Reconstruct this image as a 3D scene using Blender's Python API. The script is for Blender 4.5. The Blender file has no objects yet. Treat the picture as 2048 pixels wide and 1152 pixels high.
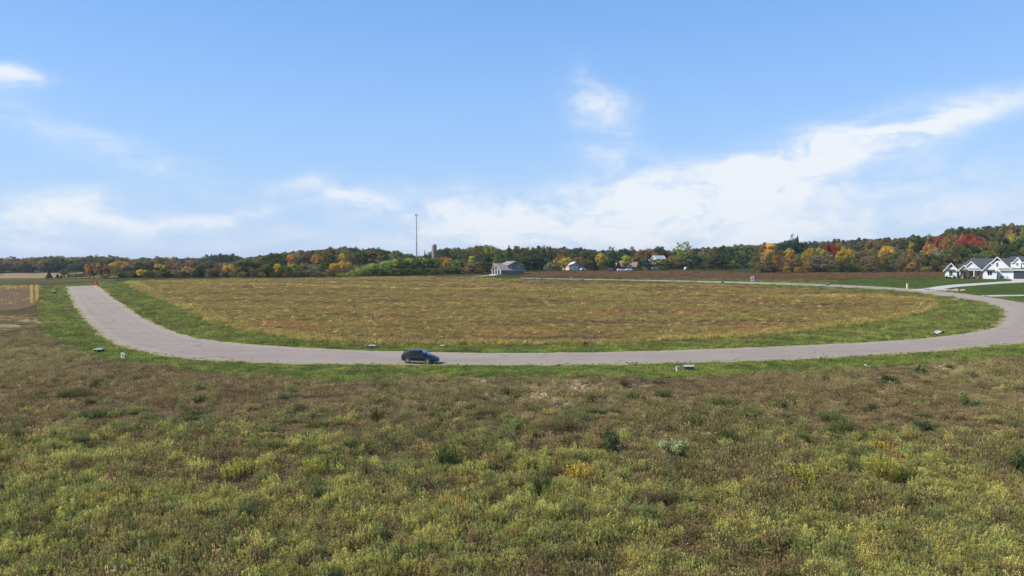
import bpy, bmesh, math, random
import numpy as np
from mathutils import Vector, Matrix, noise as mnoise
from mathutils.geometry import delaunay_2d_cdt

R = math.radians
random.seed(7); RNG = np.random.default_rng(11)
scene = bpy.context.scene
COL = scene.collection

# ------------------------------------------------------------------ camera
F, CX, CY, HZ, CAMH = 1384.0, 1024.0, 576.0, 522.0, 13.0     # focal length and rows in px of a 2048 px wide picture
PITCH = math.atan((CY - HZ) / F)
cam_d = bpy.data.cameras.new("camera"); cam = bpy.data.objects.new("camera", cam_d); COL.objects.link(cam)
cam_d.sensor_width = 36; cam_d.lens = F / 2048 * 36; cam_d.clip_start = 0.5; cam_d.clip_end = 30000
cam.location = (0, 0, CAMH); cam.rotation_euler = (math.pi / 2 - PITCH, 0, 0)
scene.camera = cam

# ------------------------------------------------------------------ light
SUN_EL, SUN_AZ = R(40), R(-104)          # azimuth measured from the view direction (+Y), negative = to the left
sd = Vector((math.sin(SUN_AZ) * math.cos(SUN_EL), math.cos(SUN_AZ) * math.cos(SUN_EL), math.sin(SUN_EL)))
sun_d = bpy.data.lights.new("sun", 'SUN'); sun = bpy.data.objects.new("sun", sun_d); COL.objects.link(sun)
sun_d.energy = 4.9; sun_d.angle = R(2.5); sun_d.color = (1.0, 0.915, 0.78)
sun.rotation_euler = (-sd).to_track_quat('-Z', 'Y').to_euler(); sun.location = (0, 0, 80)
scene.view_settings.view_transform = 'Standard'; scene.view_settings.look = 'None'
scene.view_settings.gamma = 1; scene.view_settings.exposure = 0.42
scene.render.film_transparent = False
try:
    scene.cycles.max_bounces = 6; scene.cycles.transparent_max_bounces = 8
    scene.cycles.diffuse_bounces = 3; scene.cycles.volume_bounces = 0
except Exception: pass

# ------------------------------------------------------------------ node helpers
class NT:
    def __init__(s, nt): s.t = nt; s.n = nt.nodes; s.l = nt.links
    def node(s, typ, **kw):
        x = s.n.new(typ)
        for k, v in kw.items(): setattr(x, k, v)
        return x
    def set(s, sock, v):
        if isinstance(v, bpy.types.NodeSocket): s.l.new(v, sock)
        elif v is not None: sock.default_value = v
    def math(s, op, a, b=None, c=None, clamp=False):
        x = s.node('ShaderNodeMath', operation=op, use_clamp=clamp)
        s.set(x.inputs[0], a); s.set(x.inputs[1], b)
        if c is not None: s.set(x.inputs[2], c)
        return x.outputs[0]
    def noise(s, vec, scale, detail=4, rough=.55, dist=0.0, out=0):
        x = s.node('ShaderNodeTexNoise'); s.set(x.inputs['Vector'], vec)
        x.inputs['Scale'].default_value = scale; x.inputs['Detail'].default_value = detail
        x.inputs['Roughness'].default_value = rough; x.inputs['Distortion'].default_value = dist
        return x.outputs[out]
    def ramp(s, fac, stops, mode='LINEAR'):
        x = s.node('ShaderNodeValToRGB'); x.color_ramp.interpolation = mode
        e = x.color_ramp.elements
        while len(e) < len(stops): e.new(.5)
        for el, (p, c) in zip(e, stops):
            el.position = p; el.color = (*c, 1) if len(c) == 3 else c
        s.set(x.inputs[0], fac); return x.outputs[0]
    def step(s, v, a, b):
        x = s.node('ShaderNodeMapRange', interpolation_type='SMOOTHSTEP')
        s.set(x.inputs[0], v); x.inputs[1].default_value = a; x.inputs[2].default_value = b
        x.inputs[3].default_value = 0; x.inputs[4].default_value = 1
        return x.outputs[0]
    def mix(s, f, a, b, bt='MIX'):
        x = s.node('ShaderNodeMix', data_type='RGBA', blend_type=bt)
        s.set(x.inputs[0], f)
        for k, v in ((6, a), (7, b)):
            if isinstance(v, tuple) and len(v) == 3: v = (*v, 1)
            s.set(x.inputs[k], v)
        return x.outputs[2]
    def map(s, vec, scale=(1, 1, 1), rot=(0, 0, 0)):
        x = s.node('ShaderNodeMapping'); s.set(x.inputs[0], vec)
        x.inputs['Rotation'].default_value = rot; x.inputs['Scale'].default_value = scale
        return x.outputs[0]

# ------------------------------------------------------------------ sky with clouds
world = bpy.data.worlds.new("World"); scene.world = world; world.use_nodes = True
w = NT(world.node_tree); w.n.clear()
sky = w.node('ShaderNodeTexSky', sky_type='NISHITA', sun_disc=False)
sky.sun_elevation = SUN_EL; sky.sun_rotation = SUN_AZ; sky.altitude = 300
sky.air_density = 1.0; sky.dust_density = 0.6; sky.ozone_density = 1.6
tc = w.node('ShaderNodeTexCoord'); sep = w.node('ShaderNodeSeparateXYZ'); w.l.new(tc.outputs['Generated'], sep.inputs[0])
az = w.math('ARCTAN2', sep.outputs[0], sep.outputs[1]); el = w.math('ARCSINE', sep.outputs[2])
cmb = w.node('ShaderNodeCombineXYZ'); w.set(cmb.inputs[0], az); w.set(cmb.inputs[1], el)
ae = cmb.outputs[0]
warp = w.node('ShaderNodeVectorMath', operation='MULTIPLY_ADD')
w.l.new(w.noise(ae, 7.0, 5, .6, out=1), warp.inputs[0]); warp.inputs[1].default_value = (.12, .05, 0)
w.l.new(ae, warp.inputs[2])
off = w.node('ShaderNodeVectorMath', operation='SUBTRACT'); w.l.new(warp.outputs[0], off.inputs[0]); off.inputs[1].default_value = (.06, .025, 0)
aew = off.outputs[0]
def ang(px, py):                       # direction of a cloud, as azimuth and elevation
    v = Vector((px - CX, F, CY - py)); v.rotate(Matrix.Rotation(-PITCH, 3, 'X'))
    v.normalize(); return math.atan2(v.x, v.y), math.asin(v.z)
CLOUDS = [(1560,332,240,34,-14,1.35),(1800,276,175,16,-17,.85),(1420,395,240,55,-8,1.05),(1000,440,120,42,-6,.85),(1240,440,330,55,0,.55),
          (1205,255,78,44,52,.95),(1180,200,16,50,-25,.35),(140,258,230,26,19,.62),(10,150,46,13,2,.85),(90,425,120,30,-8,1.0),
          (150,478,320,36,2,.42),(405,434,90,12,-9,1.05),(705,394,80,22,6,.95),(580,366,60,14,-14,.5),(850,420,120,50,0,.18),
          (1700,440,560,60,-4,.38),(900,385,80,18,0,.2),(300,325,80,16,8,.18),(1400,470,900,36,0,.3),(2150,340,160,40,-10,.18)]
dens = None
for (px, py, hl, hw, an, st) in CLOUDS:
    a0, e0 = ang(px, py)
    m = w.node('ShaderNodeMapping', vector_type='TEXTURE'); w.l.new(aew, m.inputs[0])
    m.inputs['Location'].default_value = (a0, e0, 0); m.inputs['Rotation'].default_value = (0, 0, R(-an))
    m.inputs['Scale'].default_value = (hl / F * 1.25, hw / F * 1.25, 1)
    ln = w.node('ShaderNodeVectorMath', operation='DOT_PRODUCT'); w.l.new(m.outputs[0], ln.inputs[0]); w.l.new(m.outputs[0], ln.inputs[1])
    g = w.math('MULTIPLY', w.math('EXPONENT', w.math('MULTIPLY', ln.outputs['Value'], -1.0)), st)
    dens = g if dens is None else w.math('ADD', dens, g)
strk = w.noise(w.map(ae, (1, 2.6, 1), (0, 0, R(-16))), 9.0, 8, .6, .6)
fine = w.noise(w.map(aew, (1, 1.7, 1), (0, 0, R(-25))), 26.0, 6, .6, .3)
nn = w.math('ADD', w.math('MULTIPLY', strk, .7), w.math('MULTIPLY', fine, .30))
tex = w.step(nn, .34, .68)
fac = w.math('MULTIPLY', dens, w.math('ADD', w.math('MULTIPLY', tex, .95), .28))
fac = w.math('MULTIPLY', w.step(fac, -.05, 1.32), .95)
veil = w.math('MULTIPLY', w.math('EXPONENT', w.math('MULTIPLY', w.math('MAXIMUM', el, 0.0), -7.6)), .93)
tint = w.mix(1.0, sky.outputs[0], (.90, 1.25, 1.50), 'MULTIPLY')
clear = w.ramp(w.math('MULTIPLY', el, 1/1.57), [(0.0, (.30,.50,.86)), (.10, (.265,.51,.92)), (.24, (.165,.39,.86)), (.6, (.08,.24,.70)), (1.0, (.06,.19,.60))])
clear = w.mix(1.0, clear, (7.3, 7.3, 7.3), 'MULTIPLY'); tint = w.mix(.78, tint, clear)
skyc = w.mix(veil, tint, (3.9, 4.95, 6.3))
skyc = w.mix(fac, skyc, (6.2, 6.45, 6.75))
bg = w.node('ShaderNodeBackground'); w.l.new(skyc, bg.inputs[0]); bg.inputs[1].default_value = 0.108
wo = w.node('ShaderNodeOutputWorld'); w.l.new(bg.outputs[0], wo.inputs[0])

# ------------------------------------------------------------------ terrain
UC = (np.array([-600, 0, 250, 500, 800, 1024, 1300, 1600, 1850, 2050, 2500]) - CX) / F
TAB = {0: [0]*11, 60: [0]*11, 105: [0,0,0,0,0,0,0,0,0,.1,.2],
 150: [1.2,1.2,1.0,.9,.9,.9,.9,1.0,1.2,1.4,1.5],
 200: [2.8,2.8,2.6,2.3,2.4,2.4,2.4,2.8,3.2,3.4,3.4],
 250: [4.1,4.2,4.3,4.1,4.2,4.3,4.4,5.0,5.9,6.3,6.3],
 300: [3.6,3.8,4.7,4.9,5.2,5.5,5.8,6.2,6.9,7.1,7.1],
 350: [2.9,2.9,4.4,5.1,5.8,6.1,6.5,7.0,7.5,7.6,7.6],
 400: [2.6,2.7,4.1,5.6,6.5,6.9,7.4,7.9,9.0,10,10],
 500: [2.2,2.2,4.0,8.0,9.0,8.0,8.6,10.5,14.5,19,20],
 650: [1.8,1.8,3.0,10,13,10.5,11,15,24,33,36],
 900: [1.5,1.5,2.0,7,9,10,12,19,30,38,42],
 1500:[3,4,4,4,5,8,12,16,24,28,30], 2200:[8,9,9,8,7,8,10,12,14,14,14], 3200:[9,10,10,10,8,8,8,8,8,8,8],
 6000:[0]*11, 12000:[-4]*11}
DK = np.array(sorted(TAB), float); TZ = np.array([TAB[int(k)] for k in DK], float)
TL = np.log(DK + 60.0); tg = np.linspace(TL[0], TL[-1], 360); ug = np.linspace(-1.25, 1.25, 160)
A = np.array([np.interp(tg, TL, TZ[:, j]) for j in range(11)]).T
B = np.array([np.interp(ug, UC, A[i]) for i in range(len(tg))])
def blur(M, s, ax):
    k = np.exp(-.5 * (np.arange(-4*s, 4*s+1) / s) ** 2); k /= k.sum()
    M = np.moveaxis(M, ax, 0); P = np.concatenate([np.repeat(M[:1], 4*s, 0), M, np.repeat(M[-1:], 4*s, 0)])
    o = sum(k[i] * P[i:i+M.shape[0]] for i in range(len(k)))
    return np.moveaxis(o, 0, ax)
ZT = blur(blur(B, 5, 0), 5, 1)
def terrain(x, y):
    x = np.asarray(x, float); y = np.asarray(y, float)
    D = np.maximum(y, 30.0); u = np.clip(x / D, -1.24, 1.24)
    a = (np.log(np.maximum(D, 0) + 60) - tg[0]) / (tg[1] - tg[0]); b = (u - ug[0]) / (ug[1] - ug[0])
    a = np.clip(a, 0, len(tg) - 1.001); b = np.clip(b, 0, len(ug) - 1.001)
    i = a.astype(int); j = b.astype(int); fa = a - i; fb = b - j
    z = (ZT[i, j]*(1-fa)*(1-fb) + ZT[i+1, j]*fa*(1-fb) + ZT[i, j+1]*(1-fa)*fb + ZT[i+1, j+1]*fa*fb)
    return z + .10*np.sin(x*.11+1.3)*np.sin(y*.09+.4) + .06*np.sin(x*.19+y*.14)
def tz(x, y): return float(terrain(x, y))
_D = np.concatenate([np.arange(15, 320, .4), np.arange(320, 1500, 1.0)])
cp, sp = math.cos(PITCH), math.sin(PITCH)
def p2w(px, py):                     # where the ray of a photo pixel meets the ground
    a = (px - CX) / F; b = (CY - py) / F
    dx, dy, dz = a, cp + b*sp, -sp + b*cp
    t = _D / dy; h = CAMH + t*dz - terrain(t*dx, _D)
    k = np.argmax(h < 0)
    if h[k] >= 0: k = int(np.argmin(h))
    if k == 0: return Vector((t[0]*dx, _D[0], 0))
    f = h[k-1] / (h[k-1] - h[k] + 1e-9); y = _D[k-1] + f*(_D[k] - _D[k-1])
    f = min(max(f, 0), 1); y = _D[k-1] + f*(_D[k] - _D[k-1])
    x = y/dy*dx; return Vector((x, y, tz(x, y)))
def at(px, D): x = (px - CX) / F * D; return Vector((x, D, tz(x, D)))
def w2p(x, y, z):
    zc = z - CAMH; fy = y*cp - zc*sp; uy = y*sp + zc*cp
    return CX + F*x/fy, CY - F*uy/fy

# ------------------------------------------------------------------ object helpers
def tag(o, label=None, cat=None, group=None, kind=None):
    if label: o['label'] = label
    if cat: o['category'] = cat
    if group: o['group'] = group
    if kind: o['kind'] = kind
    return o
def empty(name, loc, rz=0.0, label=None, cat=None, group=None, sc=1.0):
    o = bpy.data.objects.new(name, None); COL.objects.link(o); o.empty_display_size = .2
    o.location = loc; o.rotation_euler = (0, 0, rz); o.scale = (sc,)*3 if not isinstance(sc, tuple) else sc
    return tag(o, label, cat, group)
class MB:                                # collects verts and faces, becomes ONE mesh object
    def __init__(s): s.v = []; s.f = []; s.sm = []
    def add(s, vs, fs, smooth=False):
        n = len(s.v); s.v += [tuple(v) for v in vs]; s.f += [tuple(i + n for i in f) for f in fs]; s.sm += [smooth]*len(fs); return s
    def box(s, x0, y0, z0, x1, y1, z1):
        vs = [(x0,y0,z0),(x1,y0,z0),(x1,y1,z0),(x0,y1,z0),(x0,y0,z1),(x1,y0,z1),(x1,y1,z1),(x0,y1,z1)]
        return s.add(vs, [(0,3,2,1),(4,5,6,7),(0,1,5,4),(1,2,6,5),(2,3,7,6),(3,0,4,7)])
    def prism(s, poly, a, b, axis='y'):  # poly in the plane across axis, extruded a..b
        n = len(poly)
        def P(p, t): return (p[0], t, p[1]) if axis == 'y' else ((t, p[0], p[1]) if axis == 'x' else (p[0], p[1], t))
        vs = [P(p, a) for p in poly] + [P(p, b) for p in poly]
        return s.add(vs, [tuple(range(n)), tuple(range(2*n-1, n-1, -1))] + [(i, i+n, (i+1) % n + n, (i+1) % n) for i in range(n)])
    def slab(s, quad, th):               # sheet with thickness, quad corners as given
        q = [Vector(p) for p in quad]; n = (q[1]-q[0]).cross(q[2]-q[0]).normalized() * th
        vs = q + [p + n for p in q]; m = len(q)
        return s.add(vs, [tuple(range(m-1, -1, -1)), tuple(range(m, 2*m))] + [(i, (i+1) % m, (i+1) % m + m, i+m) for i in range(m)])
    def cyl(s, p0, p1, r0, r1=None, n=10, smooth=True):
        r1 = r0 if r1 is None else r1; p0 = Vector(p0); p1 = Vector(p1); d = (p1-p0).normalized()
        u = d.orthogonal().normalized(); v = d.cross(u); vs = []
        for p, r in ((p0, r0), (p1, r1)):
            vs += [p + (u*math.cos(2*math.pi*i/n) + v*math.sin(2*math.pi*i/n))*r for i in range(n)]
        s.add(vs, [(i, (i+1) % n, (i+1) % n + n, i+n) for i in range(n)], smooth)
        return s.add(vs, [tuple(range(n-1, -1, -1)), tuple(range(n, 2*n))])
    def blob(s, c, r, sq=(1,1,1), seed=0, j=.25, sub=1):
        bm = bmesh.new(); bmesh.ops.create_icosphere(bm, subdivisions=sub, radius=1); rr = random.Random(seed)
        vs = [Vector((v.co.x*sq[0], v.co.y*sq[1], v.co.z*sq[2]))*r*(1+rr.uniform(-j, j)) + Vector(c) for v in bm.verts]
        fs = [tuple(v.index for v in f.verts) for f in bm.faces]; bm.free(); return s.add(vs, fs)
    def build(s, name, mat, parent=None, fix=True, loc=None):
        me = bpy.data.meshes.new(name); me.from_pydata(s.v, [], s.f); me.update()
        me.polygons.foreach_set('use_smooth', s.sm)
        if fix:
            bm = bmesh.new(); bm.from_mesh(me); bmesh.ops.recalc_face_normals(bm, faces=bm.faces); bm.to_mesh(me); bm.free()
        o = bpy.data.objects.new(name, me); COL.objects.link(o)
        if mat: me.materials.append(mat)
        if parent: o.parent = parent
        if loc: o.location = loc
        return o

MATS = {}
def mat(name, col, rough=.7, metal=0, coat=0, var=.12, scale=3.0, spec=.5, bump=0.0, emis=None):
    if name in MATS: return MATS[name]
    m = bpy.data.materials.new(name); m.use_nodes = True; t = NT(m.node_tree); b = t.n['Principled BSDF']
    tcn = t.node('ShaderNodeTexCoord'); n = t.noise(tcn.outputs['Object'], scale, 5, .6)
    lo = tuple(c*(1-var) for c in col); hi = tuple(min(1, c*(1+var)) for c in col)
    t.l.new(t.ramp(n, [(.3, lo), (.7, hi)]), b.inputs['Base Color'])
    b.inputs['Roughness'].default_value = rough; b.inputs['Metallic'].default_value = metal
    b.inputs['Coat Weight'].default_value = coat; b.inputs['Specular IOR Level'].default_value = spec
    if bump:
        bn = t.node('ShaderNodeBump'); t.l.new(t.noise(tcn.outputs['Object'], scale*4, 4), bn.inputs['Height'])
        bn.inputs['Strength'].default_value = bump; bn.inputs['Distance'].default_value = .05; t.l.new(bn.outputs[0], b.inputs['Normal'])
    MATS[name] = m; return m
def ground_mat(name, build, rough=.95):
    m = bpy.data.materials.new(name); m.use_nodes = True; t = NT(m.node_tree); b = t.n['Principled BSDF']
    g = t.node('ShaderNodeNewGeometry'); c, h = build(t, g.outputs['Position'])
    t.l.new(c, b.inputs['Base Color']); b.inputs['Roughness'].default_value = rough; b.inputs['Specular IOR Level'].default_value = 0.0
    if h is not None:
        bn = t.node('ShaderNodeBump'); t.l.new(h, bn.inputs['Height']); bn.inputs['Strength'].default_value = .6
        bn.inputs['Distance'].default_value = .15; t.l.new(bn.outputs[0], b.inputs['Normal'])
    return m
def leaf_mat(name, src, transl=.45):     # src: 'OBJECT' colour of the object, or 'INSTANCER' tint of the scattered plant
    m = bpy.data.materials.new(name); m.use_nodes = True; t = NT(m.node_tree); t.n.clear()
    if src == 'OBJECT': c = t.node('ShaderNodeObjectInfo').outputs['Color']
    else:
        a = t.node('ShaderNodeAttribute', attribute_type='INSTANCER', attribute_name='tint'); c = a.outputs['Color']
    v = t.node('ShaderNodeAttribute', attribute_type='GEOMETRY', attribute_name='leaf'); c = t.mix(1.0, c, v.outputs['Color'], 'MULTIPLY')
    d = t.node('ShaderNodeBsdfDiffuse'); t.l.new(c, d.inputs[0])
    tr = t.node('ShaderNodeBsdfTranslucent'); t.l.new(c, tr.inputs[0])
    mx = t.node('ShaderNodeMixShader'); mx.inputs[0].default_value = transl
    t.l.new(d.outputs[0], mx.inputs[1]); t.l.new(tr.outputs[0], mx.inputs[2])
    o = t.node('ShaderNodeOutputMaterial'); t.l.new(mx.outputs[0], o.inputs[0]); return m
LEAF_O = leaf_mat('foliage', 'OBJECT'); LEAF_I = leaf_mat('scattered_foliage', 'INSTANCER')

# ------------------------------------------------------------------ sheets draped on the ground
def cr(pts, step=14.0):                  # smooth polyline through the points
    P = [np.array(p, float) for p in pts]; P = [2*P[0]-P[1]] + P + [2*P[-1]-P[-2]]; out = []
    for i in range(1, len(P)-2):
        n = max(1, int(np.linalg.norm(P[i+1]-P[i]) / step))
        for k in range(n):
            t = k / n
            out.append(.5*((2*P[i]) + (-P[i-1]+P[i+1])*t + (2*P[i-1]-5*P[i]+4*P[i+1]-P[i+2])*t*t + (-P[i-1]+3*P[i]-3*P[i+1]+P[i+2])*t**3))
    out.append(P[-2]); return out
def W(pts, smooth=True): return [p2w(*p).xy for p in (cr(pts) if smooth else pts)]
def dens_poly(poly, step, jit=0.0):
    out = []; n = len(poly)
    for i in range(n):
        a, b = Vector(poly[i]), Vector(poly[(i+1) % n]); k = max(1, int((b-a).length / step))
        for q in range(k):
            p = a.lerp(b, q/k)
            if jit: p = p + Vector((mnoise.noise(Vector((p.x*.5, p.y*.5, 3))), mnoise.noise(Vector((p.x*.5, p.y*.5, 9)))))*jit
            out.append(p)
    return out
def inside(poly, x, y):
    x = np.asarray(x); y = np.asarray(y); r = np.zeros(x.shape, bool); n = len(poly)
    px = np.array([p[0] for p in poly]); py = np.array([p[1] for p in poly]); j = n-1
    for i in range(n):
        c = (py[i] > y) != (py[j] > y)
        r ^= c & (x < (px[j]-px[i])*(y-py[i]) / (py[j]-py[i] + 1e-12) + px[i]); j = i
    return r
def sheet(name, poly, zoff, m, grid=3.0, step=1.5, jit=0.0, label=None, cat=None):
    b = dens_poly(poly, step, jit); xs = [p[0] for p in b]; ys = [p[1] for p in b]
    gx, gy = np.meshgrid(np.arange(min(xs), max(xs), grid), np.arange(min(ys), max(ys), grid)); gx = gx.ravel(); gy = gy.ravel()
    k = inside(b, gx, gy); pts = [Vector(p) for p in b] + [Vector((a, c)) for a, c in zip(gx[k], gy[k])]
    nb = len(b); V, E, Fc, *_ = delaunay_2d_cdt(pts, [(i, (i+1) % nb) for i in range(nb)], [], 1, 1e-4)
    vx = np.array([v.x for v in V]); vy = np.array([v.y for v in V]); vz = terrain(vx, vy) + zoff
    me = bpy.data.meshes.new(name); me.from_pydata(list(zip(vx, vy, vz)), [], Fc); me.update()
    bm = bmesh.new(); bm.from_mesh(me)
    for f in bm.faces:
        if f.normal.z < 0: f.normal_flip()
        f.smooth = True
    bm.to_mesh(me); bm.free()
    me.materials.append(m); o = bpy.data.objects.new(name, me); COL.objects.link(o)
    return tag(o, label, cat, None, 'structure')

# ground colours
def g_meadow(t, P):
    big = t.noise(P, .05, 4, .6); mid = t.noise(P, .35, 5, .65); fn = t.noise(P, 3.0, 5, .7)
    c = t.ramp(mid, [(.3, (.060,.048,.028)), (.5, (.105,.080,.045)), (.62, (.085,.082,.032)), (.75, (.13,.105,.06))])
    c = t.mix(t.step(big, .45, .65), c, (.075, .080, .030)); c = t.mix(t.math('MULTIPLY', fn, .5), c, (.03, .026, .016))
    return c, fn
def g_verge(t, P):
    mid = t.noise(P, .45, 5, .65); fn = t.noise(P, 4.0, 5, .7); big = t.noise(P, .07, 3)
    c = t.ramp(mid, [(.28, (.045,.070,.018)), (.5, (.085,.130,.026)), (.72, (.15,.185,.04))])
    c = t.mix(t.math('MULTIPLY', t.step(big, .48, .66), .55), c, (.14, .105, .05)); c = t.mix(t.math('MULTIPLY', fn, .45), c, (.035, .05, .014))
    return c, fn
def g_field(t, P):
    Ps = t.map(P, (.35, 1, 1), (0, 0, R(-4))); a = t.noise(Ps, .13, 6, .62, .8); b = t.noise(t.map(P, (.5, 1, 1)), .5, 5, .7); fn = t.noise(P, 3, 4, .7)
    c = t.ramp(a, [(.30, (.105,.075,.045)), (.43, (.16,.125,.035)), (.50, (.27,.155,.055)), (.57, (.22,.19,.045)), (.66, (.10,.125,.03)), (.8, (.29,.19,.07))])
    c = t.mix(t.step(b, .5, .72), c, (.26, .17, .06)); c = t.mix(t.math('MULTIPLY', fn, .45), c, (.07, .055, .025)); return c, fn
def g_brown(t, P):
    a = t.noise(t.map(P, (.3, 1, 1)), .12, 5, .6); fn = t.noise(P, 1.5, 4, .7)
    c = t.ramp(a, [(.3, (.10,.060,.034)), (.5, (.145,.075,.042)), (.65, (.13,.085,.04)), (.8, (.11,.10,.04))])
    return t.mix(t.math('MULTIPLY', fn, .5), c, (.07, .045, .025)), fn
def g_lawn(t, P):
    a = t.noise(P, .12, 4, .6); wv = t.node('ShaderNodeTexWave'); t.l.new(t.map(P, (1, 1, 1), (0, 0, R(62))), wv.inputs[0]); wv.inputs['Scale'].default_value = .12; wv.inputs['Distortion'].default_value = 1.5
    c = t.ramp(a, [(.3, (.050,.105,.020)), (.6, (.075,.135,.026)), (.8, (.11,.14,.04))]); c = t.mix(t.math('MULTIPLY', wv.outputs[1], .25), c, (.05, .13, .02)); return c, t.noise(P, 5, 3)
def g_far(t, P):
    a = t.noise(P, .02, 5, .6); return t.ramp(a, [(.3, (.055,.060,.025)), (.55, (.09,.085,.035)), (.75, (.14,.115,.05))]), None
def g_road(t, P):
    a = t.noise(P, .10, 5, .6); st = t.noise(t.map(P, (.05, 1.1, 1)), .9, 5, .7); fn = t.noise(P, 9, 4, .7); sp_ = t.noise(P, 40, 2, .8)
    c = t.ramp(a, [(.3, (.335,.280,.230)), (.7, (.395,.338,.282))]); c = t.mix(t.step(st, .42, .75), c, (.295, .252, .212))
    c = t.mix(t.math('MULTIPLY', fn, .3), c, (.22, .185, .155)); c = t.mix(t.math('MULTIPLY', t.step(sp_, .55, .75), .4), c, (.48, .42, .36))
    ln = t.node('ShaderNodeAttribute', attribute_name='lane').outputs['Fac']; trk = t.math('MULTIPLY', t.math('ADD', t.math('MULTIPLY', t.math('COSINE', t.math('MULTIPLY', ln, 31.4)), .5), .5), t.noise(P, .05, 3))
    c = t.mix(t.math('MULTIPLY', trk, .42), c, (.25, .212, .18)); edg = t.math('MULTIPLY', t.math('SUBTRACT', 1.0, t.step(t.math('MULTIPLY', t.math('MINIMUM', ln, t.math('SUBTRACT', 1.0, ln)), 1.0), .02, .16)), t.noise(P, .5, 4, .7)); c = t.mix(t.math('MULTIPLY', edg, .8), c, (.40, .34, .25))
    vor = t.node('ShaderNodeTexVoronoi', feature='DISTANCE_TO_EDGE'); wn = t.node('ShaderNodeVectorMath', operation='MULTIPLY_ADD'); t.l.new(t.noise(P, .6, 4, out=1), wn.inputs[0]); wn.inputs[1].default_value = (3, 3, 0); t.l.new(P, wn.inputs[2]); t.l.new(wn.outputs[0], vor.inputs['Vector']); vor.inputs['Scale'].default_value = .13
    crk = t.math('MULTIPLY', t.math('SUBTRACT', 1.0, t.step(vor.outputs['Distance'], .003, .012)), t.step(t.noise(P, .08, 2), .45, .6)); c = t.mix(t.math('MULTIPLY', crk, .6), c, (.10, .09, .08))
    pat = t.step(t.noise(t.map(P, (.25, 1, 1)), .35, 3, .5), .60, .66); c = t.mix(t.math('MULTIPLY', pat, .35), c, (.24, .215, .195)); return c, sp_
def g_gravel(t, P):
    a = t.noise(P, 2.2, 5, .7); fn = t.noise(P, 14, 4, .7); c = t.ramp(a, [(.3, (.20,.17,.10)), (.55, (.40,.34,.22)), (.75, (.52,.46,.32))])
    return t.mix(t.math('MULTIPLY', fn, .5), c, (.22, .19, .12)), fn
def g_conc(t, P):
    a = t.noise(P, .4, 5, .6); return t.ramp(a, [(.3, (.40,.385,.36)), (.7, (.50,.48,.455))]), t.noise(P, 12, 3)
def g_dirt(t, P):
    a = t.noise(P, .6, 5, .7); return t.ramp(a, [(.3, (.22,.15,.09)), (.7, (.36,.27,.17))]), t.noise(P, 4, 3)
def g_corn(t, P):
    a = t.noise(P, .5, 5, .7); return t.ramp(a, [(.3, (.10,.07,.045)), (.7, (.17,.12,.07))]), t.noise(P, 4, 3)
M_MEADOW = ground_mat('meadow_ground', g_meadow); M_VERGE = ground_mat('verge_ground', g_verge); M_FIELD = ground_mat('field_ground', g_field)
M_BROWN = ground_mat('brown_ground', g_brown); M_LAWN = ground_mat('lawn_ground', g_lawn); M_FAR = ground_mat('far_ground', g_far)
M_ROAD = ground_mat('road_surface', g_road, .8); M_GRAVEL = ground_mat('gravel_surface', g_gravel); M_CONC = ground_mat('concrete_surface', g_conc, .75)
M_DIRT = ground_mat('dirt_surface', g_dirt); M_CORN = ground_mat('stubble_ground', g_corn)

# one ground sheet to the horizon
def axis(dense0, dense1, st, far0, far1, g=1.12):
    a = list(np.arange(dense0, dense1 + .1, st)); s = st
    while a[-1] < far1: s *= g; a.append(a[-1] + s)
    s = st
    while a[0] > far0: s *= g; a.insert(0, a[0] - s)
    return np.array(a)
gx = axis(-240, 240, 3, -9000, 9000); gy = axis(0, 460, 3, -1200, 12000, 1.06)
XX, YY = np.meshgrid(gx, gy); ZZ = terrain(XX, YY); nx, ny = len(gx), len(gy)
me = bpy.data.meshes.new('ground')
idx = np.arange(nx*ny).reshape(ny, nx); q = np.stack([idx[:-1,:-1], idx[:-1,1:], idx[1:,1:], idx[1:,:-1]], -1).reshape(-1, 4)
me.from_pydata(np.stack([XX, YY, ZZ], -1).reshape(-1, 3).tolist(), [], q.tolist()); me.update()
me.polygons.foreach_set('use_smooth', [True]*len(me.polygons))
me.materials.append(M_MEADOW); me.materials.append(M_FAR)
cyy = YY[:-1,:-1].ravel(); me.polygons.foreach_set('material_index', (cyy > 280).astype(np.int32))
ground = bpy.data.objects.new('ground', me); COL.objects.link(ground); tag(ground, kind='structure')

# outlines read in photo pixels, laid on the ground
ROAD_OUT = [(137,573),(150,600),(172,632),(200,660),(222,677),(250,690),(300,704),(360,714),(430,720),(520,724),(640,727),(760,728),(900,729),(1050,729),(1200,728),(1350,725),(1500,721),(1600,717),(1700,712),(1800,706),(1900,699),(1980,691),(2048,684)]
ROAD_IN = [(190,571),(215,590),(250,615),(290,640),(330,660),(380,675),(450,686),(550,694),(700,702),(850,706),(1000,708),(1150,707),(1300,704),(1500,697),(1700,688),(1800,682),(1900,673),(1960,664),(2000,652),(2013,640),(2016,628),(2008,619),(1985,609),(1930,598),(1850,587),(1750,578.5),(1650,573.5),(1550,569.5),(1400,565),(1200,561),(1040,557.5)]
ROAD_BACK = [(1040,555.6),(1200,558.6),(1400,562),(1550,565.6),(1650,569),(1750,573.6),(1820,578),(1890,584),(1975,594.5),(2048,606)]
a_out = W(ROAD_OUT); a_in = W(ROAD_IN); a_back = W(ROAD_BACK)
def offcurve(p, q, bulge, n=14):         # curve off the frame, joining the two ends of the loop
    out = []
    c0 = Vector(p) + Vector((bulge, 14)); c1 = Vector(q) + Vector((bulge*.8, -16))
    for i in range(1, n):
        t = i/n; out.append((1-t)**3*Vector(p) + 3*(1-t)**2*t*c0 + 3*(1-t)*t*t*c1 + t**3*Vector(q))
    return out
turn = offcurve(a_out[-1], a_back[-1], 26)
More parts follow.
